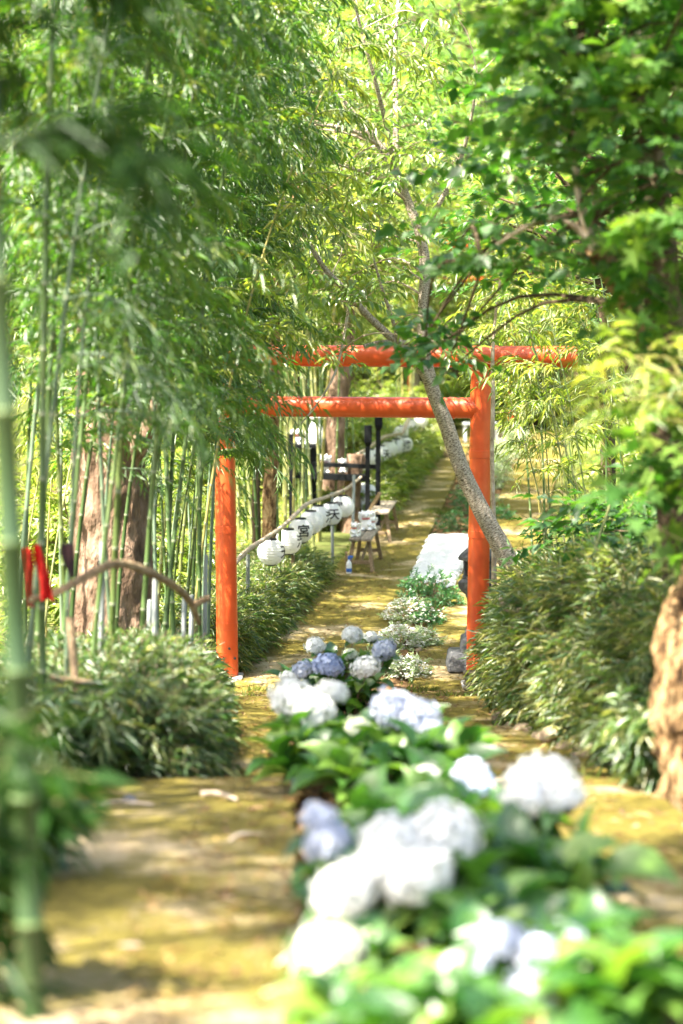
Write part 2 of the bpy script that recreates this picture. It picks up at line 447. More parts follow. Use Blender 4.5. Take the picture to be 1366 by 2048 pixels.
class Leaves:
    def __init__(s):
        s.parts = []

    def add(s, tmpl, Pn, D, N, S, mi=0, rnd=None):
        """Pn,D,N (n,3); S (n,) length or (n,3)"""
        n = len(Pn)
        if n == 0: return
        D = unit(D)
        X = unit(np.cross(D, N))
        Z = np.cross(X, D)
        TV, TF = tmpl
        if S.ndim == 1: S = np.stack([S * 0.4, S, S], 1)
        loc = TV[None] * S[:, None, :]
        W = Pn[:, None, :] + loc[..., 0:1] * X[:, None] + loc[..., 1:2] * D[:, None] + loc[..., 2:3] * Z[:, None]
        k = len(TV)
        F = np.array(TF)[None] + (np.arange(n) * k)[:, None, None]
        if rnd is None: rnd = RG.random(n)
        s.parts.append((W.reshape(-1, 3), F.reshape(-1, 4), np.repeat(rnd, k), mi))

    def add_mb(s, mb, mi):
        if not mb.v: return
        q = [f for f in mb.f if len(f) == 4]
        s.parts.append((np.array(mb.v, float), np.array(q), np.full(len(mb.v), 0.5), mi))

    def mesh(s, name, mats, origin=(0, 0, 0)):
        V = np.concatenate([p[0] for p in s.parts]) - np.array(origin)
        off, Fs, Ms = 0, [], []
        for p in s.parts:
            Fs.append(p[1] + off); Ms.append(np.full(len(p[1]), p[3])); off += len(p[0])
        F = np.concatenate(Fs)
        me = bpy.data.meshes.new(name)
        me.vertices.add(len(V)); me.loops.add(F.size); me.polygons.add(len(F))
        me.vertices.foreach_set('co', V.astype(np.float32).ravel())
        me.loops.foreach_set('vertex_index', F.astype(np.int32).ravel())
        me.polygons.foreach_set('loop_start', np.arange(0, F.size, 4, dtype=np.int32))
        me.polygons.foreach_set('use_smooth', np.ones(len(F), bool))
        for m in mats: me.materials.append(m)
        me.polygons.foreach_set('material_index', np.concatenate(Ms).astype(np.int32))
        at = me.attributes.new('rnd', 'FLOAT', 'POINT')
        at.data.foreach_set('value', np.concatenate([p[2] for p in s.parts]).astype(np.float32))
        me.update(calc_edges=True)
        me.validate()
        return me

    def build(s, name, mats, parent=None):
        o = (0, 0, 0) if parent is None else tuple(parent.location)
        return link(name, s.mesh(name, mats, o), parent)

    def sprays(s, O, D, L, m, size, width=0.4, droop=0.35, tmpl=T_OVATE, fwd=0.6, mi=0, twig_mi=1, twig_w=0.006, jit=0.35, rshift=None, curve=0.25):
        """twigs from O along D, m alternate leaves on each"""
        n = len(O)
        D = unit(D)
        side = unit(np.cross(D, np.array([0, 0, 1.0]) + RG.normal(0, 0.15, (n, 3))))
        if twig_mi is not None:
            s.add(T_TWIG, O, D + np.array([0, 0, -curve * 0.4]), side, np.stack([np.full(n, twig_w), L, np.full(n, twig_w)], 1), twig_mi)
        base = RG.random(n) if rshift is None else rshift
        for j in range(m):
            t = (j + 0.6) / m
            sg = 1 if j % 2 else -1
            pos = O + D * (L * t)[:, None] + np.array([0, 0, -1.0]) * (curve * t * t * L)[:, None]
            if j == m - 1: d = D * 1.0
            else: d = D * fwd + side * sg * (0.75 + RG.normal(0, 0.2, (n, 1)))
            d = d + np.array([0, 0, -droop]) + RG.normal(0, jit * 0.5, (n, 3))
            nr = np.array([0, 0, 1.0]) + RG.normal(0, jit, (n, 3))
            ln = size * (0.7 + 0.6 * RG.random(n))
            s.add(tmpl, pos, d, nr, np.stack([ln * width, ln, ln], 1), mi, np.clip(base * 0.55 + RG.random(n) * 0.45, 0, 1))


def rand_dir(n, zlo=-1, zhi=1):
    z = RG.uniform(zlo, zhi, n)
    a = RG.uniform(0, 2 * PI, n)
    r = np.sqrt(1 - z * z)
    return np.stack([r * np.cos(a), r * np.sin(a), z], 1)


def path_mb(pts_px, Y, rad, n=6, seg=10, mb=None, wob=0.08, seed=0, caps=True):
    """tube along photo points; Y a number or a list"""
    Ys = Y if hasattr(Y, '__len__') else [Y] * len(pts_px)
    pts = spline([P(a, b, y) for (a, b), y in zip(pts_px, Ys)], n)
    mb = mb or MB()
    mb.tube(pts, lerp_r(rad, len(pts)), seg, caps, wob=wob, seed=seed)
    return mb, pts


# ------------------------------------------------------------------ ground, paths
def build_ground():
    xs = np.concatenate([np.linspace(-70, -8, 24)[:-1], np.linspace(-8, 9, 86)[:-1], np.linspace(9, 80, 26)])
    ys = np.concatenate([np.linspace(-12, 3, 8)[:-1], np.linspace(3, 45, 170)[:-1], np.linspace(45, 160, 50)])
    V = [(x, y, ground(x, y)) for y in ys for x in xs]
    nx = len(xs)
    F = [(j * nx + i, j * nx + i + 1, (j + 1) * nx + i + 1, (j + 1) * nx + i) for j in range(len(ys) - 1) for i in range(nx - 1)]
    me = bpy.data.meshes.new('ground')
    me.from_pydata(V, [], F)
    me.materials.append(M['forest_floor'])
    me.polygons.foreach_set('use_smooth', [True] * len(F))
    tag(link('ground', me), kind='structure')


LL = [(-4, -6.0), (8.98, -4.2), (9.0, -4.2), (9.001, -0.56), (12, -0.74), (14.5, -0.88), (18.9, -1.02), (60, 3.7)]
LR = [(-4, -0.10), (5, -0.10), (9, -0.2), (13, -0.36), (16, -0.12), (18.5, 0.2), (22.9, 0.61), (60, 4.2)]
RL = [(-4, 0.46), (5.5, 0.5), (9, 0.62), (13, 0.5), (16, 0.5), (20, 0.76), (32, 2.3), (56, 5.3)]
RR = [(-4, 1.9), (5.6, 1.45), (8.0, 1.38), (9, 1.37), (10.5, 1.38), (13, 1.02), (14.5, 1.08), (18, 1.5), (20, 1.78), (32, 3.25), (56, 6.4)]


def at(tab, Y):
    return float(np.interp(Y, [a for a, b in tab], [b for a, b in tab]))


def lane(name, L, R, ya, yb):
    mb = MB()
    ys = sorted(set(list(np.arange(ya, yb, 0.12)) + [y + e for y in (9.0, 12.5, 15.0) for e in (0, 0.012) if ya < y < yb] + [8.999, 9.002]))
    ys = [y for y in ys if ya <= y <= yb]
    V, F = [], []
    nx = 7
    for y in ys:
        l, r = at(L, y), at(R, y)
        l += 0.025 * noise.noise((y * 1.6, 1.7, 0)) + 0.012 * noise.noise((y * 6, 1.7, 0))
        r += 0.025 * noise.noise((y * 1.6, 9.7, 0)) + 0.012 * noise.noise((y * 6, 9.7, 0))
        z = prof(y)
        row = [(l, z - 0.16), (l + 0.008, z - 0.012)] + [(l + 0.02 + (r - l - 0.04) * k / (nx - 1), z + 0.008 * noise.noise((l + k * 0.3, y * 0.8, 5))) for k in range(nx)] + [(r - 0.008, z - 0.012), (r, z - 0.16)]
        V += [(a, y, b) for a, b in row]
    w = nx + 4
    for j in range(len(ys) - 1):
        for i in range(w - 1):
            F.append([j * w + i, j * w + i + 1, (j + 1) * w + i + 1, (j + 1) * w + i])
    mb.add(V, F)
    o = mb.build(name, M['path'])
    return tag(o, kind='structure')


def bed_strip():
    mb = MB()
    ys = list(np.arange(-3, 58, 0.15))
    nx = 14
    V, F = [], []
    for y in ys:
        l, r = at(LR, y) - 0.01, at(RL, y) + 0.01
        for k in range(nx):
            t = k / (nx - 1)
            x = l + (r - l) * t
            z = prof(y) - 0.05 + 0.05 * math.sin(PI * t) + 0.035 * noise.noise((x * 5, y * 5, 0)) + 0.02 * noise.noise((x * 16, y * 16, 0))
            V.append((x, y, z))
    for j in range(len(ys) - 1):
        for i in range(nx - 1):
            F.append([j * nx + i, j * nx + i + 1, (j + 1) * nx + i + 1, (j + 1) * nx + i])
    mb.add(V, F)
    tag(mb.build('planting_bed_ground', M['soil']), kind='structure')


build_ground()
lane('footpath_left', LL, LR, -3.5, 58)
lane('footpath_right', RL, RR, -3.5, 55)
bed_strip()

# white gravel sheet between the lanes
mb = MB()
V, F = [], []
ny, nx = 130, 40
for j in range(ny):
    y = 25.2 + (30.8 - 25.2) * j / (ny - 1)
    l = at(LR, y) - 0.03 + 0.05 * noise.noise((y * 3, 0, 0)); r = at(RL, y) + 0.02
    for i in range(nx):
        t = i / (nx - 1)
        x = l + (r - l) * t
        yy = y + 0.16 * noise.noise((x * 3, j * 0.0 + (7 if j > ny / 2 else 2), 0)) * (1 if j in (0, ny - 1) else 0)
        e = 1 - max(0, 1 - 12 * min(t, 1 - t, j / (ny - 1), 1 - j / (ny - 1)))
        V.append((x, yy, prof(y) - 0.03 + 0.075 * e + 0.02 * noise.noise((x * 6, y * 6, 1)) + 0.014 * noise.noise((x * 25, y * 25, 1))))
for j in range(ny - 1):
    for i in range(nx - 1):
        F.append([j * nx + i, j * nx + i + 1, (j + 1) * nx + i + 1, (j + 1) * nx + i])
mb.add(V, F)
tag(mb.build('white_gravel', M['gravel']), kind='stuff')

# ------------------------------------------------------------------ torii gate
YL, YR = 18.9, 18.5
XL, XR = PX(452, YL), PX(958, YR)


def torii(root, A, B, r, ztop, znuki, over, lean=0.02, sub=True):
    A, B = Vector(A), Vector(B)
    ax = (B - A).normalized()
    mid = (A + B) / 2
    for q, s in ((A, -1), (B, 1)):
        top = q + ax * (s * lean) + Vector((0, 0, ztop - r * 0.9 - q.z))
        p = MB()
        zs = np.linspace(0, 1, 9)
        p.tube([q.lerp(top, t) for t in zs], [r * (1.03 - 0.06 * t) for t in zs], 32)
        col = p.build('pillar', M['vermilion'], root)
        if sub:
            for t in (0.16, 0.47, 0.72):
                c = MB(); b = q.lerp(top, t)
                d = (top - q).normalized()
                c.tube([b - d * 0.006, b - d * 0.004, b + d * 0.06, b + d * 0.062], [r * 1.0, r * 1.045, r * 1.045, r * 1.0], 32)
                link('sleeve', c.mesh('sleeve', M['vermilion'], root.location), col)
            c = MB()
            c.box(q + Vector((0, 0, 0.0)), (r * 2.9, r * 2.9, 0.05), bev=0.008)
            c.build('base_plate', M['concrete'], root)
            for k in range(3):
                c = MB(); a = -1.9 + 0.55 * k
                b = q + Vector((math.cos(a), math.sin(a), 0)) * (r * 1.01) + Vector((0, 0, 0.2 + 0.1 * (k % 2)))
                n = Vector((math.cos(a), math.sin(a), 0))
                c.tube([b, b + n * 0.012, b + n * 0.016], [0.012, 0.012, 0.007], 8)
                link('bolt', c.mesh('bolt', M['blackplastic'], root.location), col)
    k = MB()
    a0, b0 = A - ax * over, B + ax * over
    a0.z = b0.z = ztop
    k.tube([a0.lerp(b0, t) for t in np.linspace(0, 1, 13)], r * 1.0, 32)
    kb = k.build('top_beam', M['vermilion'], root)
    k = MB()
    a1, b1 = A - ax * 0.12, B.copy()
    a1.z = b1.z = znuki
    k.tube([a1.lerp(b1, t) for t in np.linspace(0, 1, 9)], r * 0.96, 32)
    nb = k.build('tie_beam', M['vermilion'], root)
    if sub:
        for t in (0.18, 0.82):
            c = MB(); b = a0.lerp(b0, t)
            c.tube([b - ax * 0.03, b - ax * 0.028, b + ax * 0.028, b + ax * 0.03], [r, r * 1.05, r * 1.05, r], 32)
            link('sleeve', c.mesh('sleeve', M['vermilion'], root.location), kb)
        for t in (0.07, 0.9):
            c = MB(); b = a1.lerp(b1, t)
            c.tube([b - ax * 0.03, b - ax * 0.028, b + ax * 0.028, b + ax * 0.03], [r * 0.96, r * 1.02, r * 1.02, r * 0.96], 32)
            link('sleeve', c.mesh('sleeve', M['vermilion'], root.location), nb)


t = thing('torii_gate', 'large vermilion torii gate standing across both paths', 'gate', (0.1, 18.7, 0))
torii(t, (XL, YL, 0.0), (XR, YR, 0.0), 0.1, P(700, 712, 18.7).z, P(700, 814, 18.7).z, 0.9)
t = thing('torii_gate', 'distant red torii gate almost hidden in the wood beyond the paths', 'gate', (3.2, 60, ground(3.2, 60)))
torii(t, (2.1, 60, 0.0), (5.1, 60, 0.0), 0.14, P(890, 492, 60).z, P(890, 560, 60).z, 0.9, sub=False)

# ------------------------------------------------------------------ lanterns
def glyph_mesh(ch, size):
    c = bpy.data.curves.new('glyph', 'FONT')
    c.body = ch; c.size = size; c.align_x = 'CENTER'; c.align_y = 'CENTER'; c.offset = size * 0.018; c.resolution_u = 4
    o = bpy.data.objects.new('glyph', c); COL.objects.link(o)
    me = bpy.data.meshes.new_from_object(o.evaluated_get(bpy.context.evaluated_depsgraph_get()))
    bpy.data.objects.remove(o)
    bm = bmesh.new(); bm.from_mesh(me)
    bmesh.ops.triangulate(bm, faces=bm.faces[:])
    for _ in range(3):
        le = [e for e in bm.edges if e.calc_length() > size * 0.12]
        if not le: break
        bmesh.ops.subdivide_edges(bm, edges=le, cuts=1)
        bmesh.ops.triangulate(bm, faces=bm.faces[:])
    return bm


LAN_R = 0.15


def lantern_mesh():
    mb = MB()
    pr = []
    n = 60
    for i in range(n + 1):
        a = -1.18 + 2.36 * i / n
        rr = LAN_R * math.cos(a) ** 0.9
        rr += 0.0028 * math.cos(i * 2 * PI / 5)
        pr.append((rr, LAN_R * 0.97 * math.sin(a)))
    mb.lathe((0, 0, 0), pr, 40)
    return mb.mesh('paper_shade', M['paper'])


def ring_mesh(z, h):
    mb = MB(); r = 0.064
    mb.lathe((0, 0, z), [(r - 0.02, 0), (r, 0.002), (r + 0.003, h * 0.5), (r, h - 0.002), (r - 0.02, h)], 24)
    return mb.mesh('cap_ring', M['ink'])


SHADE, CAP, FOOT = lantern_mesh(), ring_mesh(0.128, 0.024), ring_mesh(-0.148, 0.02)
GL = {}


def glyph_on_lantern(ch, ang):
    key = (ch, round(ang, 2))
    if key in GL: return GL[key]
    bm = glyph_mesh(ch, 0.165)
    for v in bm.verts:
        x, y = v.co.x, v.co.y
        phi = y / LAN_R
        R = LAN_R * max(0.2, math.cos(phi)) ** 0.9 + 0.006
        th = -PI / 2 + ang + x / LAN_R
        v.co = (R * math.cos(th), R * math.sin(th), LAN_R * 0.97 * math.sin(phi))
    me = bpy.data.meshes.new('character'); bm.to_mesh(me); bm.free()
    me.materials.append(M['ink'])
    GL[key] = me
    return me


def lantern(c, ch, ang, label, group, s=1.0):
    t = thing('paper_lantern', label, 'lantern', c, group)
    t.scale = (s, s, s)
    link('paper_shade', SHADE, t); link('cap_ring', CAP, t); link('foot_ring', FOOT, t)
    if ch: link('character', glyph_on_lantern(ch, ang), t)
    mb = MB(); mb.tube([(0, 0, 0.14), (0.004, 0, 0.2), (0, 0, 0.24)], 0.004, 6)
    link('hook', mb.mesh('hook', M['ink']), t)


near = [((542, 1104), 23.0, '天', 1.35, 'plain white paper lantern hanging nearest to the left gate pillar'),
        ((577, 1083), 23.9, '満', 1.25, 'white paper lantern half behind the one nearest to the left gate pillar'),
        ((601, 1061), 24.8, '宮', 0.3, 'white paper lantern whose painted character 宮 shows in full'),
        ((622, 1045), 25.6, '', 0, 'blank white paper lantern half hidden just behind the one reading 宮'),
        ((637, 1034), 26.3, '満', 1.2, 'white paper lantern with partly hidden writing just before the one reading 天'),
        ((661, 1028), 27.1, '天', 0.35, 'white paper lantern on the near rail painted with the character 天'),
        ((686, 1013), 27.9, '宮', -0.55, 'white paper lantern at the far end of the near rail, above the bench cats')]
for (p, Y, ch, ang, lab) in near:
    lantern(P(p[0], p[1], Y), ch, ang, lab, 'lanterns on the near branch rail', 1.06)
far = [((718, 925), 33.5, '天', 1.2, 'white paper lantern left of the black uprights, beside the sawn stump'),
       ((741, 916), 34.5, '宮', 0.9, 'white paper lantern seen between the two black uprights'),
       ((762, 908), 35.6, '天', 0.7, 'white paper lantern with brush stroke just right of the taller black upright'),
       ((778, 899), 36.8, '', 0, 'blank white paper lantern in the middle of the far rail'),
       ((793, 894), 38.0, '満', 1.3, 'white paper lantern hanging just before the one reading 満'),
       ((810, 889), 39.2, '満', 0.3, 'small white paper lantern on the far rail reading 満'),
       ((802, 866), 41.0, '', 0, 'white paper lantern hanging low on the upturned end of the far rail'),
       ((822, 852), 43.0, '', 0, 'white paper lantern just under the tie beam above the far hedge'),
       ((842, 843), 45.5, '', 0, 'farthest white paper lantern, partly behind the tie beam')]
for (p, Y, ch, ang, lab) in far:
    lantern(P(p[0], p[1], Y), ch, ang, lab, 'lanterns on the far branch rail', 1.05)

mb, _ = path_mb([(440, 1164), (478, 1118), (500, 1097), (540, 1071), (572, 1047), (600, 1020), (618, 1006), (650, 995), (690, 979), (722, 954)],
                [19.9, 20.6, 21.5, 22.9, 23.8, 24.8, 25.6, 26.9, 28.3, 29.6], [0.027, 0.028, 0.028, 0.024, 0.024, 0.027, 0.026, 0.024, 0.024, 0.018], 5, wob=0.2)
tag(mb.build('lantern_rail', M['branch']), 'crooked pale branch carrying the nearer row of lanterns', 'rail')
mb, _ = path_mb([(700, 918), (735, 897), (765, 876), (795, 868), (806, 866), (816, 840), (830, 820), (850, 805)], [32.8, 34.2, 35.8, 38, 39.6, 42, 44, 47], [0.03, 0.03, 0.035, 0.03, 0.03, 0.04, 0.03, 0.03], 5, wob=0.14)
tag(mb.build('lantern_rail', M['branch']), 'pale bent branch carrying the farther row of lanterns', 'rail')
for i, (px, y0, Y, mt, lab) in enumerate([(496, 1095, 21.6, 'greystake', 'bleached cane post holding the near end of the lantern rail'),
                                          (560, 1050, 23.6, 'culm', 'green cane post between the first and second lanterns'),
                                          (664, 985, 27.4, 'greystake', 'bleached cane post rising above the character lanterns'),
                                          (708, 950, 28.6, 'greystake', 'leaning grey cane post beside the sawn stump'),
                                          (586, 1110, 23.9, 'wood', 'short brown stake below the second lantern in the hedge')]):
    a = P(px, y0, Y); x = a.x
    mb = MB(); b = Vector((x + random.uniform(-0.03, 0.03), Y, ground(x, Y) - 0.05))
    mb.tube([b, b.lerp(a, 0.5), a], 0.022, 10)
    tag(mb.build('support_post', M[mt]), lab, 'stake')
a = P(792, 880, 37.6); mb = MB(); mb.tube([(a.x, a.y, -0.05), a], 0.02, 8)
tag(mb.build('support_post', M['greystake']), 'grey post holding the far lantern rail above the hedge', 'stake')

# ------------------------------------------------------------------ benches, cats, black rack
def bench(c, L, W, H, rz, lab):
    t = thing('bench', lab, 'bench', c, None)
    a = MB()
    for k in range(2):
        a.box((-W / 4 + k * W / 2, 0, H - 0.02), (W / 2 - 0.006, L, 0.04), bev=0.006)
    link('seat', a.mesh('seat', M['greywood']), t)
    for sy in (-1, 1):
        for sx in (-1, 1):
            b = MB()
            p0 = Vector((sx * (W / 2 + 0.015), sy * (L / 2 - 0.06), 0)); p1 = Vector((sx * (W / 2 - 0.05), sy * (L / 2 - 0.2), H - 0.04))
            d = p1 - p0
            b.box((p0 + p1) / 2, (0.05, 0.05, d.length), rx=-math.atan2(d.y, d.z), ry=math.atan2(d.x, d.z), bev=0.004)
            link('leg', b.mesh('leg', M['wood']), t)
        b = MB(); b.box((0, sy * (L / 2 - 0.1), 0.13), (W * 0.92, 0.03, 0.05), bev=0.004)
        link('stretcher', b.mesh('stretcher', M['wood']), t)
    b = MB(); b.box((0, 0, 0.2), (0.03, L * 0.86, 0.05), rx=0.12, bev=0.004)
    link('brace', b.mesh('brace', M['wood']), t)
    t.rotation_euler = (0, 0, rz)
    return t


B1 = Vector((0.32, 27.05, 0.0)); B2 = Vector((0.64, 30.5, 0.0))
bench(B1, 1.5, 0.30, 0.46, -0.1, 'wooden bench with white cat figurines on it beside the hedge')
bench(B2, 1.7, 0.30, 0.46, -0.1, 'empty sunlit wooden bench behind the tall black uprights')


def cat_mesh(flip=1):
    mb = MB()
    def ell(c, r, seg=14, rings=9):
        pr = [(max(0.0005, math.cos(-PI / 2 + PI * i / rings)), math.sin(-PI / 2 + PI * i / rings)) for i in range(rings + 1)]
        k = len(mb.v)
        mb.lathe((0, 0, 0), pr, seg)
        for i in range(k, len(mb.v)):
            v = mb.v[i]; mb.v[i] = (c[0] + v[0] * r[0], c[1] + v[1] * r[1], c[2] + v[2] * r[2])
    ell((0, 0, 0.062), (0.062, 0.055, 0.066))
    ell((0, -0.004, 0.115), (0.045, 0.04, 0.055))
    ell((0, -0.012, 0.172), (0.052, 0.045, 0.045))
    ell((0, -0.05, 0.163), (0.02, 0.014, 0.014))
    for s in (-1, 1):
        mb.tube([(s * 0.03, -0.008, 0.19), (s * 0.036, -0.008, 0.215), (s * 0.039, -0.008, 0.236)], [0.02, 0.013, 0.002], 8)
        ell((s * 0.04, -0.03, 0.02), (0.028, 0.04, 0.02))
    mb.tube([(flip * 0.05, -0.01, 0.11), (flip * 0.07, -0.03, 0.15), (flip * 0.066, -0.045, 0.19)], [0.02, 0.017, 0.018], 8)
    ell((flip * 0.066, -0.047, 0.195), (0.02, 0.018, 0.02))
    mb.tube([(-flip * 0.045, -0.01, 0.11), (-flip * 0.05, -0.045, 0.08), (-flip * 0.025, -0.058, 0.06)], [0.018, 0.016, 0.016], 8)
    mb.tube([(0, 0.05, 0.03), (flip * 0.04, 0.065, 0.04), (flip * 0.05, 0.06, 0.08)], [0.014, 0.012, 0.009], 8)
    return mb.mesh('figurine_body', M['ceramic'])


CATM = [cat_mesh(1), cat_mesh(-1)]
cm = MB()
cm.lathe((0, -0.008, 0.132), [(0.036, -0.006), (0.046, -0.004), (0.047, 0.004), (0.036, 0.006)], 20)
COLLAR = cm.mesh('collar', M['redcloth'])


def cat(p, s, rz, flip, lab):
    t = thing('cat_figurine', lab, 'figurine', p, 'white cat figurines', rz)
    t.scale = (s, s, s)
    b = link('figurine_body', CATM[flip], t)
    md = b.modifiers.new('fuse', 'REMESH'); md.mode = 'VOXEL'; md.voxel_size = 0.0055; md.use_smooth_shade = True
    sm = b.modifiers.new('soft', 'SMOOTH'); sm.iterations = 4
    link('collar', COLLAR, t)
    for sx in (-1, 1):
        e = MB(); e.lathe((sx * 0.02, -0.057, 0.176), [(0.0005, -0.006), (0.005, 0), (0.0005, 0.006)], 8)
        link('eye', e.mesh('eye', M['ink']), t)


def on_bench(px, Y, x_off=0.0):
    return Vector((PX(px, Y) + x_off, Y, 0.461))


cat(on_bench(707, 26.45), 0.9, 0.5, 0, 'white cat figurine on the bench end nearest to the hedge and spray bottle')
cat(on_bench(716, 26.6), 0.78, -0.5, 1, 'small white cat figurine close beside the one at the near bench end')
cat(on_bench(731, 27.2), 1.25, 0.15, 1, 'largest white cat figurine, in the middle of the bench')
cat(on_bench(745, 27.35), 0.8, 0.3, 0, 'small white cat figurine right of the largest one on the bench')
cat(on_bench(741, 27.65), 1.0, -0.3, 0, 'white cat figurine behind the small one at the far bench end')

YK = 31.2
t = thing('shelf_rack', 'black painted timber rack with two tall paddle topped uprights', 'rack', (PX(660, YK), YK, 0))
def rack_post(px, ytop, Y, w, paddle):
    a = P(px, ytop, Y); b = Vector((a.x - 0.01, Y, -0.05))
    mb = MB(); d = a - b
    if paddle:
        k = 0.22
        mb.box(b.lerp(a - Vector((0, 0, 0.33)), 0.5), (w, w, a.z - 0.33 - b.z), bev=0.005)
        mb.box(a - Vector((0, 0, 0.29)), (w, w, 0.08), taper=1.6, bev=0.004)
        mb.box(a - Vector((0, 0, 0.125)), (w * 1.6, w * 1.3, 0.25), bev=0.005)
    else:
        mb.box(b.lerp(a, 0.5), (w, w, a.z - b.z), bev=0.005)
    mb.build('upright', M['blackwood'], t)
rack_post(736, 851, YK, 0.075, True)
rack_post(757, 818, 30.6, 0.075, True)
rack_post(583, 868, YK, 0.08, False)
rack_post(628, 893, YK + 0.3, 0.09, False)
def rack_bar(pa, pb, Y, h=0.09):
    a, b = P(*pa, Y), P(*pb, Y)
    mb = MB(); mb.box((a + b) / 2, ((b - a).length, 0.06, h), ry=-math.atan2(b.z - a.z, b.x - a.x), bev=0.004)
    mb.build('crossbar', M['blackwood'], t)
rack_bar((588, 950), (732, 957), YK + 0.06, 0.1)
rack_bar((625, 928), (760, 934), YK + 0.1, 0.07)
rack_bar((575, 893), (632, 893), YK + 0.2, 0.05)
mb = MB(); a, b = P(583, 893, YK + 0.3), P(735, 896, YK + 0.3)
mb.box(P(660, 950, YK + 0.25) , (1.25, 0.3, 0.03), bev=0.004); mb.build('shelf', M['blackwood'], t)
mb = MB(); mb.box(P(606, 890, YK + 0.35), (0.42, 0.3, 0.03), bev=0.004); mb.build('shelf', M['blackwood'], t)
a, b = P(736, 1028, 30.7), P(760, 986, 30.4); mb = MB(); mb.tube([a, a.lerp(b, 0.5), b], 0.035, 4)
tag(mb.build('leaning_plank', M['wood']), 'tan plank leaning between the two tall black uprights', 'plank')
cat(P(647, 947, YK + 0.25), 1.35, 0.3, 0, 'white cat figurine with red collar on the rack shelf left of the trunk')
cat(P(688, 945, YK + 0.25), 1.0, -0.4, 1, 'slim white cat figurine on the rack shelf between trunk and stump')
cat(P(592, 889, YK + 0.35), 1.1, 0.2, 1, 'white cat figurine on the small upper shelf by the bamboo')
cat(P(607, 889, YK + 0.4), 1.0, -0.3, 0, 'white cat figurine right of another on the small upper shelf')
mb = MB(); c = P(632, 868, YK + 0.9)
mb.lathe((c.x, c.y, c.z - 0.25), [(0.02, 0), (0.13, 0.02), (0.16, 0.12), (0.15, 0.24), (0.1, 0.38), (0.07, 0.45), (0.11, 0.52), (0.05, 0.56)], 18)
o = mb.build('wrapped_sack', M['gravel']); tag(o, 'pale tied sack hanging behind the upper cat shelf', 'sack')
mb = MB(); c = P(728, 1000, 31.9)
pts = []
mb.lathe((c.x, c.y, c.z - 0.45), [(0.2, 0), (0.26, 0.08), (0.27, 0.3), (0.24, 0.55), (0.16, 0.68), (0.03, 0.72)], 20)
speck = surf_mat('speckled_cloth', [(0.30, (0.12, 0.08, 0.09)), (0.37, (0.55, 0.53, 0.52)), (0.7, (0.72, 0.71, 0.7))], 38, detail=2, rough=0.8, bump=0.2)
tag(mb.build('speckled_bundle', speck), 'pale speckled cloth bundle behind the black uprights', 'bundle')

# spray bottle
c = Vector((PX(698, 26.3), 26.25, 0.0))
t = thing('spray_bottle', 'small white and blue spray bottle at the foot of the bench', 'bottle', c)
mb = MB(); mb.lathe((0, 0, 0), [(0.03, 0), (0.036, 0.004), (0.036, 0.13), (0.03, 0.15), (0.014, 0.17), (0.014, 0.185)], 18); link('bottle_body', mb.mesh('bottle_body', M['whiteplastic']), t)
mb = MB(); mb.lathe((0, 0, 0.02), [(0.0355, 0), (0.0372, 0.002), (0.0372, 0.05), (0.0355, 0.052)], 18); link('label_band', mb.mesh('label_band', M['blueplastic']), t)
mb = MB(); mb.lathe((0, 0, 0.186), [(0.016, 0), (0.017, 0.025), (0.012, 0.03)], 14); mb.box((0.02, 0, 0.222), (0.07, 0.022, 0.025), bev=0.004); mb.box((0.035, 0, 0.2), (0.008, 0.014, 0.04), ry=0.3); link('spray_head', mb.mesh('spray_head', M['blueplastic']), t)
mb = MB(); mb.box((c.x - 0.035, c.y + 0.1, 0.13), (0.03, 0.03, 0.3), bev=0.003)
tag(mb.build('wooden_stake', M['wood']), 'short pale wooden stake behind the spray bottle', 'stake')

# ------------------------------------------------------------------ stone lantern
cx, cy = PX(958, 19.35), 19.35
t = thing('stone_lantern', 'weathered dark stone lantern standing behind the right gate pillar', 'stone lantern', (cx, cy, 0))
def st(name, f):
    mb = MB(); f(mb); mb.build(name, M['stone'], t)
st('base', lambda m: m.box((cx, cy, 0.09), (0.60, 0.5, 0.18), taper=0.93, bev=0.02))
st('plinth', lambda m: (m.box((cx, cy, 0.255), (0.33, 0.31, 0.15), taper=0.94, bev=0.015)))
st('shaft', lambda m: m.lathe((cx, cy, 0.33), [(0.15, 0), (0.125, 0.03), (0.105, 0.1), (0.1, 0.3), (0.105, 0.37), (0.12, 0.4)], 20))
st('platform', lambda m: m.lathe((cx, cy, 0.73), [(0.11, 0), (0.17, 0.05), (0.2, 0.09), (0.205, 0.14), (0.17, 0.17)], 6, rz=0.3))
def firebox(m):
    for k in range(4):
        a = PI / 4 + k * PI / 2 + 0.2
        m.box((cx + 0.13 * math.cos(a), cy + 0.13 * math.sin(a), 0.99), (0.05, 0.05, 0.19), rz=0.2, bev=0.006)
    m.box((cx, cy, 0.908), (0.25, 0.25, 0.02), rz=0.2, bev=0.004); m.box((cx, cy, 1.075), (0.25, 0.25, 0.02), rz=0.2, bev=0.004)
st('firebox', firebox)
st('roof', lambda m: m.lathe((cx, cy, 1.085), [(0.1, 0.0), (0.2, 0.0), (0.205, 0.03), (0.17, 0.07), (0.12, 0.11), (0.06, 0.15), (0.03, 0.155)], 6, rz=0.3))
st('finial', lambda m: m.lathe((cx, cy, 1.238), [(0.03, 0), (0.045, 0.02), (0.04, 0.05), (0.005, 0.09)], 14))

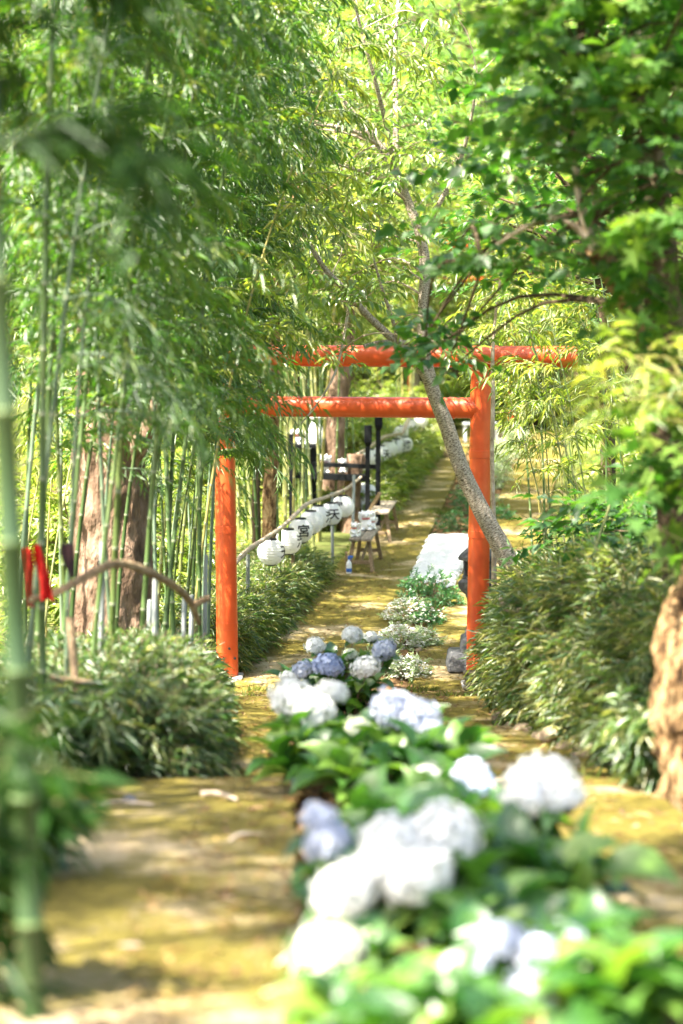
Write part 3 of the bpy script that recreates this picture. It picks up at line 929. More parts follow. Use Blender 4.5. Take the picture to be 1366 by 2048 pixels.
# coiled hose and black basin by the right pillar
c = Vector((PX(962, 17.9), 17.9, prof(17.9)))
mb = MB()
pts = [c + Vector((0.13 * math.cos(a), 0.1 * math.sin(a), 0.02 + 0.012 * a / PI * 2)) for a in np.linspace(0, 8 * PI, 90)]
mb.tube(pts, 0.017, 8)
tag(mb.build('hose_coil', M['hose']), 'brown coiled hose on the path at the foot of the right pillar', 'hose')
mb = MB(); c2 = c + Vector((0.0, 0.16, 0.0))
mb.lathe(c2, [(0.08, 0), (0.1, 0.01), (0.13, 0.14), (0.137, 0.15), (0.125, 0.148), (0.095, 0.03), (0.01, 0.025)], 24)
tag(mb.build('black_basin', M['blackplastic']), 'black plastic basin between the hose coil and right pillar', 'basin')

# ------------------------------------------------------------------ far table + red box
YT = 51
a = P(934, 848, YT)
t = thing('metal_table', 'grey metal framed table far along the paths behind the tie beam', 'table', (a.x + 0.35, YT, 0))
mb = MB(); mb.box((a.x + 0.35, YT, a.z), (0.9, 0.5, 0.07), bev=0.008); mb.build('table_top', M['metal'], t)
for sx in (-0.4, 0.4):
    for sy in (-0.2, 0.2):
        mb = MB(); mb.box((a.x + 0.35 + sx, YT + sy, (a.z - 0.035) / 2), (0.06, 0.06, a.z - 0.035), bev=0.006); mb.build('leg', M['metal'], t)
mb = MB(); mb.box((a.x + 0.45, YT + 1.0, 0.3), (0.5, 0.5, 0.6), bev=0.02); mb.box((a.x + 0.45, YT + 1.0, 0.62), (0.54, 0.54, 0.05), bev=0.01)
tag(mb.build('red_box', M['vermilion']), 'orange red offering box behind the grey metal table', 'box')

# ------------------------------------------------------------------ bamboo
def culm_pts(h, bend, ang, n):
    out = []
    for i in range(n):
        t = i / (n - 1)
        b = bend * (0.15 * t + 0.85 * t ** 2.4)
        out.append(Vector((math.cos(ang) * b, math.sin(ang) * b, h * t - 0.25 * bend * t ** 4)))
    return out


def make_bamboo(name, label, group, h, r, bend, f0, mat, leafmat, leaf=0.13, dens=1.0, blen=0.8, ang=0.0, seed=0):
    random.seed(seed)
    t = thing(name, label, 'bamboo', (0, 0, 0), group)
    nn = int(h / 0.27)
    base = culm_pts(h, bend, ang, nn)
    pts, rad, mis = [], [], []
    for i in range(nn - 1):
        a, b = base[i], base[i + 1]
        tt = i / nn
        rr = r * (1 - 0.72 * tt)
        for s, k, m in ((0.0, 1.0, 1), (0.03, 1.18, 1), (0.06, 1.0, 0), (0.5, 0.985, 0)):
            pts.append(a.lerp(b, s)); rad.append(rr * k); mis.append(m)
    mb = MB(); mb.tube(pts, rad, 9, mis=mis[:-1])
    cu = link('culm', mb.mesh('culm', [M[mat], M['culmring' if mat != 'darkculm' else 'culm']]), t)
    lf = Leaves()
    O, D, L = [], [], []
    bm_ = MB()
    for i in range(1, nn - 1):
        tt = i / nn
        if tt < f0: continue
        k = 2 if tt > f0 + 0.1 else 1
        for q in range(k):
            a = random.uniform(0, 2 * PI)
            bl = blen * random.uniform(0.6, 1.15) * (1.15 - 0.75 * abs(tt - 0.6))
            d = Vector((math.cos(a), math.sin(a), random.uniform(0.35, 0.9))).normalized()
            p = base[i]; seg = []
            for s in range(6):
                u = s / 5
                seg.append(p + d * (bl * u) + Vector((0, 0, -0.55 * bl * u * u)))
            bm_.tube(seg, [0.006, 0.005, 0.004, 0.0035, 0.003, 0.002], 4, caps=False)
            for s in range(1, 6):
                for z in range(max(1, int(round(2 * dens)))):
                    o = seg[s].lerp(seg[s - 1], random.random())
                    dd = (seg[s] - seg[s - 1]).normalized() + Vector((random.gauss(0, .6), random.gauss(0, .6), random.gauss(-0.1, .35)))
                    O.append(o); D.append(dd); L.append(random.uniform(0.1, 0.28))
    O, D, L = np.array([tuple(o) for o in O]), np.array([tuple(o) for o in D]), np.array(L)
    lf.sprays(O, D, L, 6, leaf, 0.125, droop=0.5, tmpl=T_LANCE, fwd=1.0, twig_w=0.003, jit=0.45)
    lf.add_mb(bm_, 1)
    link('foliage', lf.mesh('foliage', [M[leafmat], M[mat]]), t)
    return t


GB = 'bamboo culms of the dense grove left of the gate'
LB = 'slender green bamboo culm in the dense grove left of the gate'
protoL = [make_bamboo('bamboo', LB, GB, 7.0, 0.019, 0.5, 0.31, 'culm', 'bamboo_leaf', 0.115, 1.5, 0.9, 0.3, 1),
          make_bamboo('bamboo', LB, GB, 6.2, 0.016, 0.8, 0.34, 'bluculm', 'bamboo_leaf', 0.105, 1.5, 0.8, -0.4, 2),
          make_bamboo('bamboo', LB, GB, 7.6, 0.022, 0.6, 0.33, 'culm', 'bamboo_leaf', 0.115, 1.5, 1.0, 0.1, 3),
          make_bamboo('bamboo', LB, GB, 5.6, 0.013, 1.1, 0.36, 'palculm', 'bamboo_light', 0.12, 1.2, 0.7, 0.2, 4)]
# every culm: base pixel x, distance, lean (tilt about y), scale
random.seed(21)
culms = []
for px, Y in [(75, 9.0), (118, 9.6), (150, 10.2), (205, 10.8), (232, 11.6), (262, 12.1), (300, 12.6), (318, 13.4), (352, 13.8), (366, 14.6), (383, 15.2), (398, 14.2),
              (409, 16.4), (345, 16.8), (325, 15.5), (285, 16.4), (180, 12.8), (140, 12.0), (95, 11.2), (55, 10.4), (22, 9.2), (10, 12.0), (40, 13.5),
              (120, 14.8), (165, 15.5), (60, 15.9), (375, 17.6), (395, 18.2), (340, 18.4), (310, 19.4), (362, 20.2), (388, 21.0), (412, 20.4), (300, 22.0), (245, 18.6), (270, 19.8), (428, 22.4),
              (15, 17), (85, 18.5), (130, 20), (190, 21)]:
    culms.append((px, Y))
used = [False] * 4
for i, (px, Y) in enumerate(culms):
    k = random.choice([0, 0, 1, 1, 2, 3])
    X = PX(px, Y)
    loc = (X, Y, ground(X, Y) - 0.03)
    rot = (random.uniform(-0.05, 0.05), random.uniform(-0.09, 0.10), random.uniform(-0.6, 0.6))
    sc = random.uniform(0.72, 1.06)
    if not used[k]:
        o = protoL[k]; o.location = loc; o.rotation_euler = rot; o.scale = (sc, sc, sc); used[k] = True
    else:
        dup(protoL[k], loc, rot, sc)
for k in range(4):
    if not used[k]: protoL[k].location = (PX(200, 14), 14, ground(PX(200, 14), 14))

# culms arching over toward the gate (dense leaf mass in front of the beams)
arch = make_bamboo('bamboo', 'leaning bamboo with a dense dark leaf mass hanging before the left beam ends', 'arching bamboo beside the gate', 6.4, 0.02, 1.5, 0.37, 'culm', 'bamboo_leaf', 0.11, 2.0, 0.85, 0.0, 9)
spots = [(215, 14.4, -0.2, 0.86), (255, 15.4, 0.15, 0.82), (120, 13.2, 0.0, 0.86), (250, 16.0, 0.35, 0.8), (325, 16.8, -0.3, 0.72), (190, 15.2, 0.5, 0.8)]
for i, (px, Y, rz, sc) in enumerate(spots):
    X = PX(px, Y); loc = (X, Y, ground(X, Y) - 0.03)
    if i == 0:
        arch.location = loc; arch.rotation_euler = (0, 0.02, rz); arch.scale = (sc,) * 3
    else:
        dup(arch, loc, (0, 0.02, rz), sc)

archb = make_bamboo('bamboo', 'tall sunlit yellow green bamboo leaning over behind the dark leaf mass', 'sunlit leaning bamboo behind the grove', 6.8, 0.02, 1.6, 0.5, 'palculm', 'bamboo_light', 0.12, 1.3, 0.9, 0.0, 10)
for i, (px, Y, rz, sc) in enumerate([(300, 19.0, 0.1, 1.05), (345, 20.2, -0.2, 1.0), (230, 18.2, 0.2, 1.05)]):
    X = PX(px, Y); loc = (X, Y, ground(X, Y) - 0.03)
    if i == 0:
        archb.location = loc; archb.rotation_euler = (0, 0.02, rz); archb.scale = (sc,) * 3
    else: dup(archb, loc, (0, 0.02, rz), sc)

# near blurred big culm at the left edge, with out-of-frame neighbours whose crowns shade the terrace
big = make_bamboo('bamboo', 'thick dark bamboo culm closest to the viewer at the left edge', 'near thick bamboo', 6.5, 0.030, 0.3, 0.27, 'darkculm', 'shade_leaf', 0.14, 1.8, 0.7, 3.0, 31)
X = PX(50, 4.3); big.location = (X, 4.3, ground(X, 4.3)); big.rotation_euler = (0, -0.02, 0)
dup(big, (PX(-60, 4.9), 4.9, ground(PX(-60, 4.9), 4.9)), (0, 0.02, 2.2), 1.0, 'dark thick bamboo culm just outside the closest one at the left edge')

# bamboo behind the gate on the left, thin and bright
GB2 = 'thin bamboo culms behind the lantern rail'
LB2 = 'thin green bamboo culm growing behind the lantern rail and gate'
p2 = [make_bamboo('bamboo', LB2, GB2, 6.5, 0.022, 0.5, 0.45, 'culm', 'bamboo_light', 0.13, 0.8, 0.7, 0.5, 41),
      make_bamboo('bamboo', LB2, GB2, 7.0, 0.026, 0.4, 0.45, 'palculm', 'bamboo_light', 0.13, 0.8, 0.7, 2.0, 42)]
random.seed(77)
n = 0
for i in range(58):
    px = random.uniform(470, 720) if i < 48 else random.uniform(760, 830)
    Y = random.uniform(22 + (px - 470) / 250 * 8, 38)
    if i >= 48: Y = random.uniform(46, 54)
    X = PX(px, Y)
    if X > at(LL, Y) - 0.45: X = at(LL, Y) - 0.45 - random.random() * 0.6
    loc = (X, Y, ground(X, Y) - 0.03); rot = (random.uniform(-0.05, 0.05), random.uniform(-0.07, 0.07), random.uniform(0, 6.28)); sc = random.uniform(0.8, 1.15)
    if n < 2:
        o = p2[n]; o.location = loc; o.rotation_euler = rot; o.scale = (sc,) * 3
    else: dup(p2[n % 2], loc, rot, sc)
    n += 1

# right clump
GB3 = 'thin bamboo culms of the airy clump right of the gate'
LB3 = 'thin yellow green bamboo culm in the airy clump right of the gate'
p3 = [make_bamboo('bamboo', LB3, GB3, 4.3, 0.013, 0.5, 0.48, 'culm', 'bamboo_light', 0.11, 0.5, 0.5, 2.6, 51),
      make_bamboo('bamboo', LB3, GB3, 3.8, 0.010, 0.9, 0.45, 'palculm', 'bamboo_light', 0.11, 0.5, 0.5, 3.4, 52)]
random.seed(5)
for i, (px, Y) in enumerate([(1090, 19.6), (1112, 20.2), (1102, 21.4), (1128, 19.2), (1075, 22.0), (1140, 20.6), (1160, 21.5), (1188, 16.2), (1205, 17.4), (1130, 23.0), (1175, 19.6), (1225, 18.4), (1250, 16.8), (1095, 24.0), (1215, 15.2), (1280, 17.8)]):
    X = PX(px, Y)
    loc = (X, Y, ground(X, Y) - 0.03); rot = (random.uniform(-0.06, 0.04), random.uniform(-0.06, 0.08), random.uniform(-0.5, 0.5)); sc = random.uniform(0.8, 1.15)
    if i < 2:
        o = p3[i]; o.location = loc; o.rotation_euler = rot; o.scale = (sc,) * 3
    else: dup(p3[i % 2], loc, rot, sc)

# bleached cane stakes among the grove
GS = 'bleached cane stumps in the grove'
random.seed(3)
for i, (px, yt, Y) in enumerate([(311, 1150, 11.2), (369, 1180, 12.6), (384, 1190, 12.9), (412, 1110, 15.6), (205, 1085, 10.6), (300, 1200, 12.0)]):
    a = P(px, yt, Y); mb = MB(); b = Vector((a.x - 0.03, Y, ground(a.x, Y) - 0.05))
    mb.tube([b, b.lerp(a, 0.5), b.lerp(a, 0.96), a], [0.016, 0.016, 0.0155, 0.013], 10)
    tag(mb.build('cut_cane', M['greystake']), 'bleached grey cane stump standing among the grove culms', 'cane', GS)

# ------------------------------------------------------------------ big old trunk left
t = thing('tree', 'old tree with thick furrowed trunk behind the bamboo culms', 'tree', (PX(225, 15.2), 15.2, prof(15.2)))
mb = MB()
pts = spline([P(222, 1300, 15.2), P(224, 1200, 15.2), P(222, 1080, 15.2), P(222, 960, 15.2), P(216, 860, 15.2), P(205, 740, 15.3), P(196, 560, 15.4), P(190, 380, 15.5), P(180, 120, 15.6), P(175, -160, 15.7)], 14)
mb.tube(pts, lerp_r([0.36, 0.31, 0.29, 0.285, 0.27, 0.19, 0.17, 0.15, 0.13, 0.1], len(pts)), 56, wob=0.13, seed=1)
mb.build('trunk', M['bark'], t)
mb, _ = path_mb([(262, 930), (285, 880), (308, 830), (322, 780), (340, 700), (352, 620), (372, 520)], [15.1, 15.0, 14.95, 14.9, 14.9, 14.8, 14.7], [0.06, 0.075, 0.055, 0.05, 0.045, 0.04, 0.03], 6, 14, wob=0.2)
mb.build('limb', M['bark'], t)


# ------------------------------------------------------------------ generic broadleaf crown
def crown(lf, mbr, clumps, tw_per, m, size, width, tmpl, trunk_pts, tw_len=(0.2, 0.45), spread=0.35, droop=0.3, br=0.012, limbs=True, fwd=0.6, tw=0.004, jit=0.35):
    """clumps: list of (x,y,z,scale). limbs run from the nearest trunk point to every clump"""
    TP = np.array([tuple(p) for p in trunk_pts]) if trunk_pts else None
    O, D, L, R = [], [], [], []
    for (x, y, z, s) in clumps:
        c = np.array([x, y, z])
        n = max(2, int(tw_per * s))
        dd = rand_dir(n, -0.5, 0.9)
        O.append(c + dd * spread * s * RG.random((n, 1)) ** 0.5 * np.array([1, 1, 0.65])); 
        D.append(dd * np.array([1, 1, 0.6]) + np.array([0, 0, 0.05])); L.append(RG.uniform(tw_len[0], tw_len[1], n)); R.append(np.clip(np.full(n, RG.random()) * 0.6 + RG.random(n) * 0.4, 0, 1))
        if limbs and TP is not None:
            dist = np.linalg.norm((TP - c) * np.array([1, 1, 1.0]), axis=1) + np.where(TP[:, 2] > z, 0.6, 0)
            q = Vector(TP[int(np.argmin(dist))])
            cv = Vector(c)
            md = q.lerp(cv, 0.5) + Vector((random.gauss(0, .08), random.gauss(0, .08), 0.12 * (cv - q).length))
            sg = spline([q, md, cv], 4)
            w = br * min(1.6, max(0.5, (cv - q).length))
            mbr.tube(sg, lerp_r([w, w * 0.7, w * 0.3], len(sg)), 5, caps=False)
    lf.sprays(np.concatenate(O), np.concatenate(D), np.concatenate(L), m, size, width, droop, tmpl, fwd, twig_w=tw, jit=jit, rshift=np.concatenate(R))


def ell_clumps(n, c, r, shell=0.5, gap=0.0, s=(0.7, 1.2)):
    out = []
    while len(out) < n:
        d = rand_dir(1)[0] * (shell + (1 - shell) * random.random()) 
        p = np.array(c) + d * np.array(r)
        if gap and noise.noise(Vector(p * 0.9)) < gap - 0.5: continue
        out.append((p[0], p[1], p[2], random.uniform(*s)))
    return out


def make_tree(name, label, cat, group, h, r, cr, mat, leafmat, nclump, tw_per, size, width, tmpl=T_OVATE, cz=0.58, seed=0, rz=0.44):
    random.seed(seed)
    t = thing(name, label, cat, (0, 0, 0), group)
    pts = spline([(0, 0, -0.2), (random.uniform(-.2, .2), random.uniform(-.2, .2), h * 0.3), (random.uniform(-.5, .5), random.uniform(-.5, .5), h * 0.6), (random.uniform(-.7, .7), random.uniform(-.6, .6), h * 0.92)], 6)
    mb = MB(); mb.tube(pts, lerp_r([r * 1.3, r, r * 0.65, r * 0.2], len(pts)), 12, wob=0.12, seed=seed)
    link('trunk', mb.mesh('trunk', M[mat]), t)
    lf = Leaves(); br = MB()
    crown(lf, br, ell_clumps(nclump, (0, 0, h * cz), (cr, cr, h * rz), 0.45), tw_per, 7, size, width, tmpl, pts[4:], (0.25, 0.55), 0.55, br=0.022)
    link('limb', br.mesh('limb', M[mat]), t)
    link('crown', lf.mesh('crown', [M[leafmat], M['twig']]), t)
    return t


GT = 'trees of the sunlit wood behind the gate'
protoT = [make_tree('broadleaf_tree', 'sunlit yellow green broadleaf tree in the wood behind the gate', 'tree', GT, 9.5, 0.14, 2.7, 'darkbark', 'wood_leaf', 120, 18, 0.13, 0.42, T_OVATE, seed=1),
          make_tree('broadleaf_tree', 'fresh green broadleaf tree in the wood behind the gate', 'tree', GT, 11, 0.17, 3.0, 'darkbark', 'wood_leaf_b', 130, 18, 0.14, 0.5, T_OVATE, seed=2),
          make_tree('broadleaf_tree', 'narrow leaved pale green tree in the wood behind the gate', 'tree', GT, 8.5, 0.12, 2.4, 'cherrybark', 'bamboo_light', 120, 20, 0.15, 0.2, T_LANCE, seed=3)]
random.seed(19)
tr = [(-7.5, 35, 0), (-4.6, 38, 1), (-1.8, 41, 2), (-0.6, 36.5, 0), (6.6, 34, 1), (8.6, 37, 2), (9.5, 30, 0), (6.0, 41, 0),
      (-8, 46, 2), (-4.5, 48, 0), (-1.2, 52, 1), (7.4, 47, 1), (10.5, 50, 0), (2.0, 55, 2), (5.6, 58, 1), (2.2, 63, 1), (-3.5, 65, 1), (4.0, 67, 1), (0.5, 68, 0), (7.5, 66, 2), (5.8, 62, 2), (-6, 58, 1), (0, 60, 2), (9.6, 60, 1), (13, 57, 2),
      (-12, 70, 0), (-7, 74, 2), (-2, 72, 1), (3, 76, 0), (8, 73, 1), (13, 71, 0), (-5, 88, 1), (1, 92, 2), (7, 90, 0), (13, 86, 1), (-11, 90, 0)]
u3 = [False] * 3
for (X, Y, k) in tr:
    loc = (X, Y, ground(X, Y)); rot = (0, 0, random.uniform(0, 6.28)); sc = random.uniform(0.9, 1.2) * (1.25 if Y > 65 else 1)
    if not u3[k]:
        protoT[k].location = loc; protoT[k].rotation_euler = rot; protoT[k].scale = (sc,) * 3; u3[k] = True
    else: dup(protoT[k], loc, rot, sc)

# ------------------------------------------------------------------ shrubs
def make_shrub(name, label, group, h, r, leafmat, n, size, width, tmpl, seed, m=7, droop=0.3):
    random.seed(seed)
    t = thing(name, label, 'shrub', (0, 0, 0), group)
    lf = Leaves(); br = MB()
    for k in range(7):
        a = random.uniform(0, 6.28); q = r * 0.5 * random.random()
        br.tube(spline([(0.08 * math.cos(a), 0.08 * math.sin(a), -0.05), (q * 0.5 * math.cos(a), q * 0.5 * math.sin(a), h * 0.4), (q * math.cos(a), q * math.sin(a), h * 0.85)], 4), lerp_r([0.02, 0.014, 0.006], 9), 6)
    crown(lf, br, ell_clumps(n, (0, 0, h * 0.5), (r, r, h * 0.5), 0.4), 16, m, size, width, tmpl, [(0, 0, h * 0.2), (0, 0, h * 0.5)], (0.15, 0.35), 0.3, droop=droop, br=0.012)
    link('stem', br.mesh('stem', M['twig']), t)
    link('foliage', lf.mesh('foliage', [M[leafmat], M['twig']]), t)
    return t


GSH = 'undergrowth shrubs below the trees'
protoS = [make_shrub('shrub', 'yellow green undergrowth shrub below the trees', GSH, 1.7, 1.0, 'wood_leaf', 60, 0.10, 0.4, T_OVATE, 5),
          make_shrub('shrub', 'feathery pale yellow undergrowth shrub below the trees', GSH, 2.2, 1.0, 'needle', 60, 0.11, 0.12, T_LANCE, 6, 9, 0.15),
          make_shrub('shrub', 'deep green undergrowth shrub below the trees', GSH, 1.6, 0.9, 'broad_leaf', 60, 0.11, 0.5, T_OVATE, 7)]
random.seed(23)
sh = [(-2.6, 21, 0), (-3.6, 24, 1), (-5, 27, 0), (-2.8, 27.5, 0), (-4, 31, 1), (-6.3, 30, 0), (-2.4, 33, 0), (-7, 24, 0), (-5.4, 20, 0), (-1.6, 37, 0), (0.2, 44, 0), (1.1, 50, 0),
      (2.9, 15.5, 2), (3.4, 17.5, 0), (3.1, 19.6, 2), (3.9, 21.5, 1), (4.6, 18.6, 2), (3.6, 14.0, 2), (4.4, 24, 0), (5.1, 26.5, 1), (5.0, 30.0, 0), (5.6, 22, 2), (6.0, 34, 1), (6.8, 28, 0), (5.9, 38, 0), (7.4, 42, 1), (7.6, 47, 0), (8.4, 52, 0), (6.6, 57, 1), (3.2, 57.5, 0),
      (4.0, 57.5, 0), (2.75, 13.2, 2)]
u3 = [False] * 3
for (X, Y, k) in sh:
    loc = (X, Y, ground(X, Y) - 0.03); rot = (0, 0, random.uniform(0, 6.28)); sc = random.uniform(0.85, 1.25)
    if not u3[k]:
        protoS[k].location = loc; protoS[k].rotation_euler = rot; protoS[k].scale = (sc,) * 3; u3[k] = True
    else: dup(protoS[k], loc, rot, sc)

# ------------------------------------------------------------------ hedges of dwarf bamboo
def hedge(name, label, prof_fn, ya, yb, n_per_m, leafmats, leaf=0.12, cat_='hedge', seed=0):
    """prof_fn(Y) -> (x0,x1,z0,h): leaves on sprays through the hedge volume, thickest near its surface"""
    random.seed(seed)
    x0, x1, z0, h = prof_fn((ya + yb) / 2)
    t = thing(name, label, cat_, ((x0 + x1) / 2, (ya + yb) / 2, z0))
    n = int((yb - ya) * n_per_m)
    Y = RG.uniform(ya, yb, n)
    a = RG.uniform(0, PI, n)
    O, D = np.zeros((n, 3)), np.zeros((n, 3))
    rr = RG.random(n) ** 0.35
    for i in range(n):
        q = prof_fn(Y[i])
        w, cx_ = (q[1] - q[0]) / 2, (q[0] + q[1]) / 2
        bump = 1 + 0.22 * noise.noise((Y[i] * 1.3, a[i] * 1.5, seed)) + 0.12 * noise.noise((Y[i] * 4, a[i] * 4, seed))
        ca, sa = math.cos(a[i]), math.sin(a[i])
        ex = 0.55
        O[i] = (cx_ + w * math.copysign(abs(ca) ** ex, ca) * rr[i] * bump, Y[i], q[2] + q[3] * (sa ** ex) * (0.06 + 0.94 * rr[i]) * bump)
        end = 0
        if Y[i] - ya < 0.3: end = -0.8
        if yb - Y[i] < 0.3: end = 0.8
        D[i] = (ca + random.gauss(0, .45), end + random.gauss(0, .5), sa * 0.7 + random.gauss(0.05, .4))
    lf = Leaves()
    L = RG.uniform(0.08, 0.22, n)
    hh = np.clip((O[:, 2] - z0) / max(h, .1), 0, 1)
    half = RG.random(n) < 0.5
    for k in (0, 1):
        s_ = half if k == 0 else ~half
        lf.sprays(O[s_], D[s_], L[s_], 6, leaf, 0.15, 0.35, T_LANCE, 0.9, mi=k, twig_mi=2, twig_w=0.003, jit=0.5)
    st_ = MB()
    for i in range(int((yb - ya) * 14)):
        y = random.uniform(ya + 0.05, yb - 0.05); q = prof_fn(y); x = random.uniform(q[0] + 0.08, q[1] - 0.08)
        st_.tube([(x, y, q[2] - 0.06), (x + random.gauss(0, .03), y, q[2] + q[3] * 0.4), (x + random.gauss(0, .06), y + random.gauss(0, .05), q[2] + q[3] * 0.85)], [0.006, 0.005, 0.003], 5, caps=False)
    lf.add_mb(st_, 3)
    lf.build('foliage', [M[leafmats[0]], M[leafmats[1]], M['twig'], M['palculm']], t)
    return t


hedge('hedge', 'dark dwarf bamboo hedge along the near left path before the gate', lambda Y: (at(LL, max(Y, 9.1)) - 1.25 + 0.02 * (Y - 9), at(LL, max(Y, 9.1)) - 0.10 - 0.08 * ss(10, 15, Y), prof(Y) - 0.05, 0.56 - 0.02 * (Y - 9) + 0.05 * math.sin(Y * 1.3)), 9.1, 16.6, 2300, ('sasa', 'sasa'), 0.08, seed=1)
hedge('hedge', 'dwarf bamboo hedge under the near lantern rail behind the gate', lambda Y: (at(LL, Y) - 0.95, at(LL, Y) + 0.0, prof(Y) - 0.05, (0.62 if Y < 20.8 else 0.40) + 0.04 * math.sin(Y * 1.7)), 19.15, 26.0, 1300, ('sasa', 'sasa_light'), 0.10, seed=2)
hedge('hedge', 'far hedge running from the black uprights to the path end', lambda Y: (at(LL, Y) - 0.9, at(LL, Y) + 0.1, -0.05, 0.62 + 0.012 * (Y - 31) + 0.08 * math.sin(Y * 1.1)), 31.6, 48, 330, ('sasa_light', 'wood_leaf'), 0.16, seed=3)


def rh(Y):
    x0 = at(RR, Y) + 0.13 - 0.14 * ss(13, 17, Y)
    return (x0, x0 + 1.5, prof(Y) - 0.08, (1.12 - 0.015 * abs(Y - 13)))


hedge('hedge', 'tall dwarf bamboo thicket right of the gate along the right path', rh, 9.9, 17.6, 3700, ('sasa', 'sasa_light'), 0.088, 'thicket', seed=4)

# ------------------------------------------------------------------ leaning cherry tree
YC = 17.7
t = thing('cherry_tree', 'leaning cherry tree with banded pale bark crossing before the right pillar', 'tree', P(1110, 1400, YC))
T1 = [(1120, 1420), (1085, 1320), (1048, 1210), (1014, 1118), (985, 1062), (952, 1000), (920, 930), (893, 850), (864, 775), (848, 700), (847, 620), (850, 540), (842, 478), (815, 400), (790, 338)]
mb, p1 = path_mb(T1, YC, [0.12, 0.108, 0.098, 0.09, 0.081, 0.075, 0.071, 0.068, 0.064, 0.053, 0.048, 0.05, 0.044, 0.038, 0.033], 9, 20, wob=0.07, seed=2)
mb.build('trunk', M['cherrybark'], t)
LIMBS = [([(792, 342), (760, 292), (700, 220), (640, 150), (590, 82), (545, 22), (505, -50)], [0.036, 0.034, 0.03, 0.026, 0.022, 0.018, 0.012], (0, .1, .2, .3, .4, .5, .6)),
         ([(790, 338), (792, 250), (790, 150), (792, 60), (802, -50)], [0.03, 0.026, 0.022, 0.018, 0.012], (0, .2, .3, .5, .6)),
         ([(788, 330), (772, 250), (750, 160), (722, 60), (700, -40)], [0.024, 0.02, 0.017, 0.013, 0.01], (0, -.2, -.4, -.5, -.6)),
         ([(866, 778), (832, 722), (790, 682), (732, 628), (690, 580), (648, 535), (610, 470), (585, 410)], [0.05, 0.042, 0.036, 0.032, 0.028, 0.024, 0.02, 0.012], (0, -.1, -.2, -.3, -.4, -.5, -.6, -.7)),
         ([(843, 482), (872, 420), (915, 335), (940, 250), (955, 150)], [0.03, 0.024, 0.02, 0.015, 0.01], (0, -.2, -.3, -.5, -.7)),
         ([(800, 692), (785, 640), (762, 570), (742, 500)], [0.02, 0.017, 0.013, 0.009], (-.2, -.3, -.4, -.5)),
         ([(828, 688), (795, 683), (760, 685), (728, 692)], [0.022, 0.02, 0.02, 0.016], (-.15, -.2, -.25, -.3)),
         ([(662, 183), (630, 184), (580, 185)], [0.014, 0.014, 0.01], (.3, .3, .3)),
         ([(700, 590), (690, 660), (672, 740), (640, 800), (600, 850)], [0.014, 0.012, 0.01, 0.008, 0.006], (-.4, -.6, -.8, -.9, -1.0)),
         ([(640, 150), (600, 180), (540, 200)], [0.012, 0.009, 0.006], (.3, .2, .1)),
         ([(760, 292), (700, 260), (640, 250), (590, 230)], [0.014, 0.011, 0.008, 0.005], (.1, -.1, -.3, -.5)),
         ([(815, 402), (740, 350), (680, 330), (620, 300)], [0.016, 0.012, 0.009, 0.006], (0, -.2, -.5, -.7))]
allp = list(p1[78:])
mbl = MB()
for pp, rr, dy in LIMBS:
    _, q = path_mb(pp, [YC + d for d in dy], rr, 6, 10, mbl, wob=0.1, seed=len(allp))
    allp += q
for i, (pp, rr, dy) in enumerate(LIMBS[:7]):
    m1, q = path_mb(pp, [YC + d for d in dy], rr, 6, 10, None, wob=0.1, seed=i)
    m1.build('limb', M['cherrybark'], t)
m1 = MB()
for i, (pp, rr, dy) in enumerate(LIMBS[7:]):
    path_mb(pp, [YC + d for d in dy], rr, 6, 8, m1, wob=0.1, seed=i)
m1.build('sprays', M['branch'], t)
random.seed(31)
cl = []
def px_clumps(n, x0, x1, y0, y1, Ya, Yb, s=(0.6, 1.1), gate=None):
    out = []
    while len(out) < n:
        px, py = random.uniform(x0, x1), random.uniform(y0, y1)
        if gate and not gate(px, py): continue
        p = P(px, py, random.uniform(Ya, Yb)); out.append((p.x, p.y, p.z, random.uniform(*s)))
    return out
cl += px_clumps(30, 470, 780, -60, 420, 16.6, 19.2)
cl += px_clumps(18, 780, 980, -60, 420, 16.6, 19.2)
cl += px_clumps(9, 600, 760, 540, 740, 16.6, 17.6, (0.35, 0.6))
cl += px_clumps(15, 560, 860, 400, 620, 17, 19)
cl += px_clumps(6, 835, 920, 640, 730, 16.2, 17.2, (0.35, 0.6))
cl += px_clumps(14, 440, 1000, -420, -60, 16.5, 20)
lf = Leaves(); br = MB()
crown(lf, br, cl, 9, 7, 0.105, 0.4, T_OVATE, allp, (0.18, 0.4), 0.28, droop=0.7, br=0.010)
br.build('twig', M['branch'], t)
lf.build('crown', [M['cherry_leaf'], M['twig']], t)

# slender sapling against the right pillar
mb, q = path_mb([(988, 1060), (986, 1000), (984, 900), (986, 800), (985, 720), (990, 640), (1000, 560)], 18.2, [0.024, 0.022, 0.02, 0.02, 0.018, 0.014, 0.01], 5, 10)
t = thing('sapling', 'slender bare stemmed sapling standing against the right pillar', 'tree', (q[0].x, 18.2, 0))
mb2 = MB(); mb2.tube([(q[0].x, 18.25, -0.05), (q[0].x + 0.01, 18.22, 0.5), q[0]], [0.03, 0.026, 0.024], 10); mb.v, mb.f  # lower stem
mb.tube([(q[0].x, 18.25, -0.05), (q[0].x + 0.01, 18.22, 0.5), q[0]], [0.03, 0.026, 0.0238], 10)
mb.build('trunk', M['branch'], t)
lf = Leaves(); br = MB()
crown(lf, br, px_clumps(9, 960, 1080, 480, 640, 17.6, 18.6, (0.4, 0.8)), 9, 6, 0.11, 0.25, T_LANCE, q[-12:], (0.2, 0.4), 0.25)
lf.build('crown', [M['bamboo_light'], M['twig']], t)

